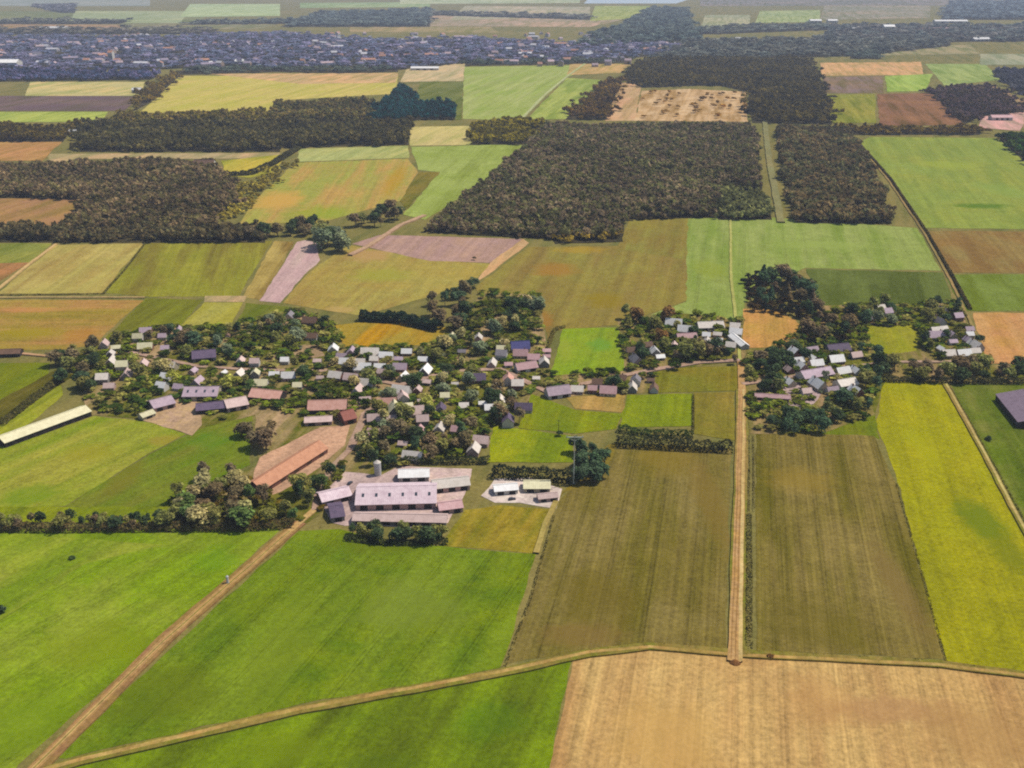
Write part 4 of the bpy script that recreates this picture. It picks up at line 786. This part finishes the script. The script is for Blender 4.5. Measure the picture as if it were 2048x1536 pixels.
# ------------------------------------------------------------------ woods (one mass each)
def wood(poly, h, base, alt, label, space=None, leaf=None, name='woodland', floor=True, nq=40, conif=False, clear=False, thin=.04, rag=1.0):
    ys = sum(q[1] for q in poly) / len(poly); pts = [P(*q) for q in poly]; xs = [p.x for p in pts]; yy = [p.y for p in pts]
    dist = P(0, ys).y; sp = space or max(5.6, dist * .0045); g = np.random.default_rng(int(abs(poly[0][0]) * 7 + poly[0][1]))
    X, Y = np.meshgrid(np.arange(min(xs), max(xs), sp), np.arange(min(yy), max(yy), sp)); X = X.ravel() + g.uniform(-.45, .45, X.size) * sp; Y = Y.ravel() + g.uniform(-.45, .45, Y.size) * sp
    ins = np.zeros(X.size, bool); j = len(pts) - 1; X0, Y0 = X, Y; am = 0 if clear else min(14, .006 * dist) * rag
    X = X0 + am * (np.sin(Y0 * .045 + X0 * .02) + .7 * np.sin(Y0 * .13 + 2) + .5 * np.sin(X0 * .21 + Y0 * .3)); Y = Y0 + am * (np.sin(X0 * .05) + .7 * np.sin(X0 * .14 + 1) + .5 * np.sin(X0 * .33))
    for i in range(len(pts)):
        a, b = pts[i], pts[j]
        with np.errstate(divide='ignore', invalid='ignore'):
            ins ^= ((a.y > Y) != (b.y > Y)) & (X < (b.x - a.x) * (Y - a.y) / (b.y - a.y) + a.x)
        j = i
    X, Y = X0[ins], Y0[ins]
    if clear:
        k = np.ones(X.size, bool)
        for a, b, q in BUILT: k &= (X - a) ** 2 + (Y - b) ** 2 > (q + 1) ** 2
        X, Y = X[k], Y[k]
    fld2 = np.sin(X * .031 + 1.7 * np.sin(Y * .017)) + np.sin(Y * .027 + 1.3 * np.sin(X * .023)) + .6 * np.sin(X * .09 + Y * .07); gap = g.random(X.size) > thin + (0 if clear else .22) * (fld2 > 1.35); X, Y = X[gap], Y[gap]; n = X.size
    if n == 0: return
    T = []
    for k in range(5):
        if conif: T.append(leaf_cloud(nq, cone_fn(1, .36, .05), .13, 300 + k)[0])
        else: T.append(leaf_cloud(nq, lobes_fn(1, .46, .34, .62, 8, 200 + k, .5), .15, 200 + k)[0])
    T = np.array(T); kk = g.integers(0, 5, n); hh = h * g.uniform(.62, 1.2, n) * (1 + .12 * fld2[gap][:n]); ws = np.maximum(hh * .8, sp * 1.2) * g.uniform(.9, 1.25, n)
    th = g.uniform(0, 6.28, n); v = T[kk]; c, s = np.cos(th)[:, None], np.sin(th)[:, None]
    V = np.stack([(v[:, :, 0] * c - v[:, :, 1] * s) * ws[:, None] + X[:, None], (v[:, :, 0] * s + v[:, :, 1] * c) * ws[:, None] + Y[:, None], v[:, :, 2] * hh[:, None]], 2).reshape(-1, 3)
    me = quick_mesh(name, V, np.arange(len(V)).reshape(-1, 4)); at = me.attributes.new('species', 'FLOAT', 'FACE'); at.data.foreach_set('value', np.repeat(g.random(n), len(V) // 4 // n).astype(np.float32))
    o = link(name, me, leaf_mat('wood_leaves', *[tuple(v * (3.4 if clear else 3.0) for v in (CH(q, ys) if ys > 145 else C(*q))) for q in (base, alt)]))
    tag(o, label, 'wood', kind='stuff')
    if floor: sheet('woodland_floor', poly, field_mat(C(70, 62, 42), C(84, 74, 48), C(62, 60, 36)), 'bare floor under the ' + label, 'ground')
    return n
def scrub(poly, sp, h, base, alt, label, thin=.35):
    wood(poly, h, tuple(v * .72 for v in base), tuple(v * .72 for v in alt), label, sp, name='undergrowth', floor=False, nq=40, clear=True, thin=thin)
VIL = [(140, 720), (230, 672), (330, 655), (450, 655), (600, 620), (670, 650), (690, 700), (860, 692), (930, 640), (960, 585), (1080, 590), (1092, 770), (1055, 800), (985, 850), (960, 905), (760, 940), (690, 850), (505, 815), (420, 852), (400, 800), (290, 832), (180, 826)]
MID = [(1235, 640), (1345, 625), (1480, 640), (1482, 722), (1312, 745), (1310, 785), (1098, 795), (1098, 752), (1250, 742)]
EAS = [(1490, 705), (1560, 694), (1640, 612), (1908, 606), (1966, 700), (1960, 730), (1850, 716), (1830, 650), (1730, 655), (1750, 760), (1750, 830), (1640, 866), (1500, 866)]
for q, nm in ((VIL, 'big village'), (MID, 'middle hamlet'), (EAS, 'right hamlet')):
    scrub(q, 7.0, 4.4, (112, 122, 64), (138, 132, 84), 'olive garden bushes and shrubs of the ' + nm, .45)
    scrub(q, 8.0, 5.0, (76, 92, 54), (100, 106, 66), 'dark green garden bushes of the ' + nm, .5)
scrub([(345, 1000), (470, 945), (520, 985), (600, 1035), (640, 1000), (690, 900), (700, 930), (650, 1015), (595, 1054), (345, 1052)], 6, 3.6, (112, 96, 52), (96, 98, 46), 'brown olive brush of the grove by the diagonal path', .2)
scrub([(1482, 560), (1540, 545), (1625, 565), (1640, 620), (1700, 660), (1690, 700), (1610, 690), (1605, 640), (1500, 624)], 6, 5, (58, 66, 44), (84, 76, 56), 'dark brush of the clump behind the orange plot', .2)
NW = 0
wood([(480, 372), (520, 352), (566, 330), (592, 326), (505, 408), (486, 440), (440, 442), (470, 410)], 7, (112, 102, 66), (126, 116, 70), 'open scrub between the left wood and the slanting field', thin=.45, floor=False)
wood([(1290, 186), (1490, 188), (1492, 240), (1290, 240)], 9, (112, 96, 78), (124, 102, 76), 'scattered bushes on the orange clearing', thin=.93, floor=False)
BR, BR2, DG, DG2 = (102, 92, 80), (86, 84, 56), (70, 74, 54), (58, 64, 50)
wood([(1092, 256), (1500, 256), (1510, 262), (1516, 340), (1524, 380), (1436, 382), (1430, 436), (1250, 440), (1244, 478), (1170, 482), (1040, 476), (960, 472), (846, 464), (960, 376), (1060, 292)], 12, BR, (88, 88, 70), 'big brown wood in the middle distance left of its ride', rag=.35)
wood([(1554, 258), (1700, 264), (1740, 340), (1766, 400), (1784, 448), (1690, 448), (1592, 446), (1570, 380)], 13, (86, 86, 72), (98, 88, 74), 'big dark wood in the middle distance right of its ride', rag=.35)
wood([(1436, 386), (1524, 386), (1544, 440), (1436, 440)], 12, (100, 100, 74), (90, 92, 72), 'grey green corner of the big wood by its ride', rag=.2)
wood([(1130, 240), (1190, 186), (1240, 156), (1236, 172), (1212, 240)], 14, (96, 86, 80), (100, 90, 72), 'brown wood strip left of the cleared strip')
wood([(1244, 158), (1290, 120), (1616, 122), (1640, 170), (1664, 250), (1504, 246), (1496, 184), (1440, 172), (1380, 172), (1286, 176)], 14, (94, 90, 82), (82, 82, 74), 'high brown wood around the orange clearing')
wood([(945, 250), (1086, 246), (1050, 290), (945, 290)], 12, (112, 104, 66), (96, 92, 60), 'small brown wood right of the pale yellow strip')
wood([(150, 252), (820, 250), (818, 290), (560, 296), (560, 304), (160, 304)], 13, (80, 80, 72), (90, 86, 74), 'long dark wood band in the left distance')
wood([(-500, 256), (150, 256), (126, 284), (-500, 284)], 13, (84, 78, 66), (92, 86, 70), 'dark wood band at the left edge in the distance')
wood([(290, 232), (540, 226), (560, 244), (210, 248), (220, 236)], 12, (110, 100, 80), (98, 94, 72), 'brownish wood behind the long dark band')
wood([(550, 210), (740, 204), (740, 246), (545, 246)], 12, (92, 92, 78), (104, 96, 80), 'dull wood strip below the long yellow field')
wood([(740, 232), (770, 206), (800, 176), (812, 176), (838, 206), (910, 214), (910, 240), (740, 242)], 14, (58, 84, 90), (48, 76, 80), 'dark blue green triangular wood below the far town', rag=.25)
wood([(-500, 330), (90, 336), (430, 326), (440, 356), (470, 372), (480, 400), (430, 440), (430, 462), (130, 462), (160, 398), (-500, 392)], 11, (104, 92, 78), (90, 86, 70), 'brown wood left of the slanting field')
wood([(-500, 462), (160, 462), (420, 464), (530, 456), (530, 486), (-500, 484)], 11, (80, 78, 66), (90, 82, 68), 'dark tree belt across the left middle distance')
wood([(1100, 470), (1240, 460), (1246, 484), (1110, 488)], 8, (112, 98, 60), (126, 110, 64), 'scrubby copse at the lower corner of the big wood')
wood([(1860, 182), (1980, 176), (2050, 224), (1960, 234), (1928, 250)], 14, (92, 84, 90), (84, 80, 80), 'small dark wood in the right distance')
wood([(1984, 146), (2300, 140), (2300, 226), (2070, 208)], 16, (84, 86, 98), (88, 90, 96), 'dark blue wood at the right edge in the distance')
wood([(2000, 278), (2300, 270), (2300, 352), (2056, 330)], 13, (62, 76, 62), (70, 80, 66), 'dark wood corner at the right edge above the broad green field')
wood([(1680, 256), (1960, 256), (1960, 270), (1690, 270)], 9, (84, 76, 66), (100, 90, 70), 'thin tree row behind the broad green field')
wood([(290, 186), (330, 156), (360, 150), (300, 205), (262, 226)], 13, (100, 94, 76), (110, 98, 80), 'slanting tree row left of the long yellow field')
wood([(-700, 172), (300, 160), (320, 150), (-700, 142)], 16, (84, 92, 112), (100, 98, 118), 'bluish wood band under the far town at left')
# the far town's trees and the woods beyond
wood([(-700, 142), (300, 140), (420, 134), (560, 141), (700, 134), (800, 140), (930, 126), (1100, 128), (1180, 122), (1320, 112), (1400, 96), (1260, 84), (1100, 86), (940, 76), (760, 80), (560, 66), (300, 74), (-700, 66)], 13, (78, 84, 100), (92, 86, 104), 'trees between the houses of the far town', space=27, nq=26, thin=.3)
wood([(360, 150), (560, 144), (680, 147), (796, 144), (796, 136), (600, 138), (420, 136), (352, 142)], 13, (58, 66, 56), (68, 72, 58), 'dark tree belt between the far town and the yellow field', space=20, nq=26, thin=.35)
wood([(930, 132), (1060, 130), (1250, 126), (1260, 120), (930, 124)], 13, (60, 68, 56), (72, 74, 58), 'dark tree belt between the far town and the distant green field', space=20, nq=26, thin=.35)
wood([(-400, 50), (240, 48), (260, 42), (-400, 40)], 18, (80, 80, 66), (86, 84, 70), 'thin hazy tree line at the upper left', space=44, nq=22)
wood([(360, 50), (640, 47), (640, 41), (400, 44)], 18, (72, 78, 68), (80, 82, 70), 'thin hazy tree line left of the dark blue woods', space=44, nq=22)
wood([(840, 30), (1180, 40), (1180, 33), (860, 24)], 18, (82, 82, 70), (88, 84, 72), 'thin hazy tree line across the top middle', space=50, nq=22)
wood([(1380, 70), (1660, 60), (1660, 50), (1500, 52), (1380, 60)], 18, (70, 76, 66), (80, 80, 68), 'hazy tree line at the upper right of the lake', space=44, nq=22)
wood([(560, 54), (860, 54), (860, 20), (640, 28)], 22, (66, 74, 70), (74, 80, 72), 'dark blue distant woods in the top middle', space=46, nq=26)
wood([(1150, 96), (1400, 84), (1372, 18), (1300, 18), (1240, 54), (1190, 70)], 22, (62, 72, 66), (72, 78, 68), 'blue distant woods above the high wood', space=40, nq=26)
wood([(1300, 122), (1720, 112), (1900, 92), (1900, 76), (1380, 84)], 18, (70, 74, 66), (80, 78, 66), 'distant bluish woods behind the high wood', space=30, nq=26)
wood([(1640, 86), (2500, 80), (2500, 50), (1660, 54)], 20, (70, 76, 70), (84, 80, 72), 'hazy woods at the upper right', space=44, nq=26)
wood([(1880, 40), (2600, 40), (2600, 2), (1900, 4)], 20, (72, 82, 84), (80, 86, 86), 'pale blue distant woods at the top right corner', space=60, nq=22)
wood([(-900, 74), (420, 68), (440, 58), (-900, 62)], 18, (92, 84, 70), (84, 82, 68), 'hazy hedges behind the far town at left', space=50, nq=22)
wood([(120, 26), (150, 26), (150, 10), (60, 12)], 20, (76, 74, 76), (84, 80, 78), 'small far copse near the top left', space=50, nq=22)
wood([(1700, 118), (1760, 118), (1766, 100), (1700, 102)], 14, (64, 72, 62), (70, 76, 64), 'small dark copse in the right distance', space=22, nq=26)

# ------------------------------------------------------------------ the far town
TR = {'white': ((232, 226, 224), (214, 208, 208)), 'salmon': ((206, 150, 120), (190, 136, 110)), 'lilac': ((184, 166, 180), (168, 152, 166)), 'slate': ((124, 116, 132), (112, 106, 122)), 'pinkish': ((206, 178, 176), (192, 164, 166))}
townRoof = {k: surf_mat('town_roof_' + k, C(*a), C(*b), .2, .8) for k, (a, b) in TR.items()}
townWall = {k: surf_mat('town_wall_' + k, C(*c), C(*[v * .92 for v in c]), .2, .85) for k, c in {'light': (222, 210, 204), 'warm': (206, 176, 150)}.items()}
def town_mesh(L, Wd, e, r, roof, wall):
    m = MB(); x, y = L / 2, Wd / 2
    m.poly([(-x, -y, 0), (x, -y, 0), (x, -y, e), (-x, -y, e)]); m.poly([(x, y, 0), (-x, y, 0), (-x, y, e), (x, y, e)])
    m.poly([(x, -y, 0), (x, y, 0), (x, y, e), (x, 0, r), (x, -y, e)]); m.poly([(-x, y, 0), (-x, -y, 0), (-x, -y, e), (-x, 0, r), (-x, y, e)]); k = len(m.f)
    o = .5
    for s in (-1, 1):
        lo = [(-x - o, s * (y + o), e - .3), (x + o, s * (y + o), e - .3), (x + o, 0, r), (-x - o, 0, r)]; m.hexa(lo + [(a, b, c + .3) for a, b, c in lo])
    m.box(L * .2, -.6, r - .5, L * .2 + 1.2, .6, r + 1.4)
    me = m.mesh('town_house'); me.materials.append(townWall[wall]); me.materials.append(townRoof[roof])
    for i, p in enumerate(me.polygons): p.material_index = 1 if i >= k else 0
    return me
SEC = [((-60, 230), 'above the bluish wood band'), ((230, 400), 'above the slanting tree row'), ((400, 560), 'above the yellow field\'s left half'), ((560, 700), 'above the yellow field\'s middle'), ((700, 800), 'above the yellow field\'s right end'), ((800, 930), 'above the pale tan plot'), ((930, 1080), 'above the distant green field'), ((1080, 1260), 'above the pale distant track')]
TM = {}
PEND.clear()
def town_house(x, y, key, phrase, group):
    L, Wd, e, r, roof, wall = key
    if key not in TM: TM[key] = link('town_house', town_mesh(*key)); o = TM[key]
    else: o = TM[key].copy(); COL.objects.link(o)
    o.location = (x, y, 0); o.rotation_euler = (0, 0, rnd.choice([0, .4, 1.57, -.3]) + rnd.uniform(-.2, .2))
    pend(o, roof + ' roofed far house', phrase, 'house', group); return o
TS = [(18, 12, 6, 11), (26, 14, 7, 12), (14, 12, 8, 13), (44, 18, 9, 13), (20, 16, 12, 17)]
for (xa, xb), ph in SEC:
    n = int((xb - xa) * .122)
    for k in range(n):
        for _ in range(20):
            X, Y = rnd.uniform(xa, xb), 134 - 46 * rnd.random() ** 1.2
            p = P(X, Y)
            if free(p.x, p.y, 16) and math.sin(p.x * .009) + math.sin(p.y * .006 + p.x * .004) > -.35: break
        OCC.append((p.x, p.y, 16))
        rf = rnd.choice(['white', 'white', 'salmon', 'salmon', 'lilac', 'slate', 'pinkish', 'pinkish'])
        town_house(p.x, p.y, rnd.choice(TS) + (rf, rnd.choice(['light', 'warm'])), ph, 'houses of the far town')
settle(); PEND.clear()
# the hundreds behind them, too small to tell apart
V, Q, M = [], [], []
g = random.Random(5); mb = MB(); mi = []
for k in range(330):
    X = g.uniform(-300, 1400); Y = g.uniform(68, 108)
    if X > 1250: Y = g.uniform(84, 106)
    p = P(X, Y)
    if math.sin(p.x * .007) + math.sin(p.y * .005 + p.x * .003) < -.2: continue
    p = P(X, Y); L, Wd, e, r = g.choice(TS); a = g.uniform(0, 3.1); ca, sa = math.cos(a), math.sin(a); x, y = L / 2, Wd / 2
    f = lambda u, v, z: (p.x + u * ca - v * sa, p.y + u * sa + v * ca, z)
    for q in ([(-x, -y, 0), (x, -y, 0), (x, -y, e), (-x, -y, e)], [(x, y, 0), (-x, y, 0), (-x, y, e), (x, y, e)], [(x, -y, 0), (x, y, 0), (x, y, e), (x, 0, r), (x, -y, e)], [(-x, y, 0), (-x, -y, 0), (-x, -y, e), (-x, 0, r), (-x, y, e)]):
        mb.poly([f(*c) for c in q]); mi.append(0)
    c = g.choice([1, 1, 2, 2, 3, 4, 5, 5])
    for q in ([(-x, -y, e), (x, -y, e), (x, 0, r), (-x, 0, r)], [(x, y, e), (-x, y, e), (-x, 0, r), (x, 0, r)]): mb.poly([f(*c2) for c2 in q]); mi.append(c)
o = mb.build('distant_houses', townWall['light'])
for k in TR: o.data.materials.append(townRoof[k])
o.data.polygons.foreach_set('material_index', mi)
tag(o, 'mass of tiny houses in the back of the far town', 'houses', kind='stuff')
# distant farm sheds and halls that stand out one by one
def far_hall(x, y, L, d, e, r, roof, label, rz=0.0):
    p = P(x, y); h = empty('distant_hall', p, rz); rf = gable(h, L, d, e, r, roof, 'white', .6, -L / 2, -d / 2)
    m = MB(); m.box(-L / 2, -.5, r + .16, L / 2, .5, r + .7); m.build('ridge_cap', roofM[roof], rf)
    openings(h, [('door', k * L / 4, 0, L / 9, e * .8, -d / 2, -1, 'dark') for k in (-1, 0, 1)]); tag(h, label, 'hall')
far_hall(20, 134, 60, 40, 14, 22, 'white', 'white hall at the left edge of the far town')
far_hall(110, 60, 130, 40, 10, 16, 'white', 'bright white hall beyond the far town near the top left', .05)
far_hall(224, 122, 14, 20, 26, 32, 'orange tile', 'tall orange building in the far town at left')
far_hall(1776, 61, 50, 40, 18, 26, 'white', 'bright white square hall at the upper right')
far_hall(1700, 62, 90, 30, 10, 15, 'white', 'long white hall left of the white square hall')
far_hall(1862, 62, 150, 34, 10, 15, 'pink', 'long pinkish hall right of the white square hall')
far_hall(1900, 46, 170, 40, 10, 16, 'white', 'pale long hall behind the pinkish hall')
far_hall(1960, 82, 70, 30, 8, 14, 'white', 'small white hall at the upper right below the pinkish hall', .2)
far_hall(1630, 45, 60, 40, 10, 16, 'white', 'far white hall beside the pale meadow band')
far_hall(1664, 45, 50, 40, 10, 16, 'white', 'second far white hall beside the pale meadow band')
far_hall(1480, 82, 40, 24, 8, 14, 'white', 'white farm hall among the bluish woods')
far_hall(275, 185, 22, 16, 7, 11, 'white', 'white farmhouse right of the pale yellow strip')
far_hall(147, 269, 13, 11, 5, 8, 'white', 'white house at the end of the left dark wood band')
far_hall(850, 140, 80, 22, 6, 10, 'white', 'white farm hall behind the pale tan plot')
far_hall(410, 333, 30, 16, 6, 10, 'brown', 'brown barn at the right end of the thin pale strip')
far_hall(2000, 240, 40, 18, 6, 10, 'pink', 'pink roofed barn on the pink soil plot')
far_hall(480, 128, 26, 20, 9, 14, 'white', 'white block at the near edge of the far town')

# ------------------------------------------------------------------ single things
steel = surf_mat('pale_steel', C(206, 210, 196), C(190, 196, 180), 1, .5)
p = P(1147, 968); r = empty('utility_mast', p)
m = MB(); m.tube((0, 0, .5), (0, 0, 31), .42, .2, 10); m.build('pole', steel, r)
m = MB(); m.box(-5, -.2, 30.2, 5, .2, 30.7); m.tube((0, 0, 28), (3.4, 0, 30.2), .12, .12, 5); m.tube((0, 0, 28), (-3.4, 0, 30.2), .12, .12, 5); ca = m.build('crossarm', steel, r)
for x in (-4.6, 0, 4.6): m = MB(); m.tube((x, 0, 30.75), (x, 0, 31.7), .2, .12, 7); m.build('insulator', frameM, ca)
m = MB(); m.box(-.9, -.9, 0, .9, .9, .5); m.build('base', wallM['grey'], r)
tag(r, 'tall pale T shaped mast beside the dark evergreens', 'mast')
p = P(1117, 868); r = empty('utility_pole', p)
m = MB(); m.tube((0, 0, 0), (0, 0, 10), .22, .14, 8); m.build('pole', barkM, r); m = MB(); m.box(-1.1, -.1, 9.2, 1.1, .1, 9.45); m.build('crossarm', barkM, r)
tag(r, 'dark wooden utility pole in the green paddock', 'pole')
p = P(456, 1168); r = empty('marker_post', p); m = MB(); m.tube((0, 0, .35), (0, 0, 4.4), .75, .6, 10); m.build('post', frameM, r)
m = MB(); m.tube((0, 0, 4.4), (0, 0, 5.0), .8, .15, 10); m.build('cap', frameM, r); m = MB(); m.box(-.8, -.8, 0, .8, .8, .35); m.build('base', wallM['grey'], r)
tag(r, 'small white post standing beside the diagonal dirt path', 'post')
p = P(756, 950); r = empty('silo', p); m = MB(); m.tube((0, 0, 0), (0, 0, 8.5), 2.1, 2.1, 20); m.build('barrel', frameM, r)
m = MB(); m.tube((0, 0, 8.5), (0, 0, 10), 2.2, .3, 20); m.build('roof', roofM['pale'], r); m = MB(); m.box(-.3, -2.3, 0, .3, -2.12, 8.6); m.build('ladder', steel, r)
tag(r, 'white farm silo behind the pinkish yard', 'silo')
def car(x, y, rz, paint, label):
    p = P(x, y); r = empty('parked_car', p, rz); m = MB(); w = .88
    prof = [(-2.1, .35), (2.1, .35), (2.15, .75), (1.95, .95), (1.0, 1.0), (.45, 1.45), (-1.2, 1.48), (-1.9, 1.0), (-2.15, .85)]
    m.poly([(a, -w, b) for a, b in prof]); m.poly([(a, w, b) for a, b in reversed(prof)])
    for i in range(len(prof)): a, b = prof[i], prof[(i + 1) % len(prof)]; m.poly([(a[0], -w, a[1]), (a[0], w, a[1]), (b[0], w, b[1]), (b[0], -w, b[1])])
    m.build('body', paint, r)
    for sg in (-1, 1): g = MB(); g.poly([(.75, sg * (w + .01), 1.05), (.38, sg * (w + .01), 1.38), (-1.12, sg * (w + .01), 1.4), (-1.6, sg * (w + .01), 1.05)]); g.build('window', glassM, r)
    for a in (-1.3, 1.3):
        for sg in (-1, 1): t = MB(); t.tube((a, sg * (w - .14), .33), (a, sg * (w + .06), .33), .33, .33, 10); t.build('wheel', doorM['dark'], r)
    tag(r, label, 'car')
paintD = surf_mat('car_paint_dark', (.03, .03, .035), (.04, .04, .045), 1, .3, spec=.5); paintR = surf_mat('car_paint_red', (.2, .03, .03), (.22, .035, .03), 1, .3, spec=.5)
car(1024, 1000, .3, paintD, 'dark car parked on the pale concrete yard'); car(1062, 970, 1.4, paintD, 'dark car at the back of the pale concrete yard')
car(902, 1012, .2, paintR, 'red car on the right side of the pinkish yard'); car(700, 968, 1.2, paintD, 'dark car at the back left of the pinkish yard')
# heap of earth at the road junction
gg = np.random.default_rng(3); m = MB(); N, K = 14, 6; p = P(1470, 1326)
for i in range(K):
    for j in range(N):
        t = j / N * 6.283; rr = 2.2 * (1 - i / (K - .5)) ** .8 * (1 + gg.uniform(-.14, .14)); m.v.append((rr * math.cos(t) * 1.2, rr * math.sin(t), 1.5 * (i / (K - 1)) ** .8))
for i in range(K - 1):
    for j in range(N): m.f.append((i * N + j, i * N + (j + 1) % N, (i + 1) * N + (j + 1) % N, (i + 1) * N + j))
m.f.append(tuple((K - 1) * N + j for j in range(N)))
o = m.build('earth_heap', surf_mat('heap_earth', C(150, 96, 40), C(120, 80, 36), .9, .95)); o.location = p; tag(o, 'small rusty brown heap at the road junction', 'heap')

# ------------------------------------------------------------------ air
hm, t = newmat('haze'); pv = t.nodes.new('ShaderNodeVolumePrincipled'); pv.inputs['Density'].default_value = HAZE_D; pv.inputs['Color'].default_value = (.75, .82, 1.0, 1); pv.inputs['Anisotropy'].default_value = 0.0
oo = t.nodes.new('ShaderNodeOutputMaterial'); t.links.new(pv.outputs[0], oo.inputs['Volume'])
m = MB(); m.box(-26500, -1100, -1, 26500, 38500, 300); o = m.build('haze', hm); tag(o, 'pale bluish air that fades the far fields and town', 'haze', kind='stuff')
print('TREES', NTREE, 'objects', len(bpy.data.objects), 'sheets', ZI[0])
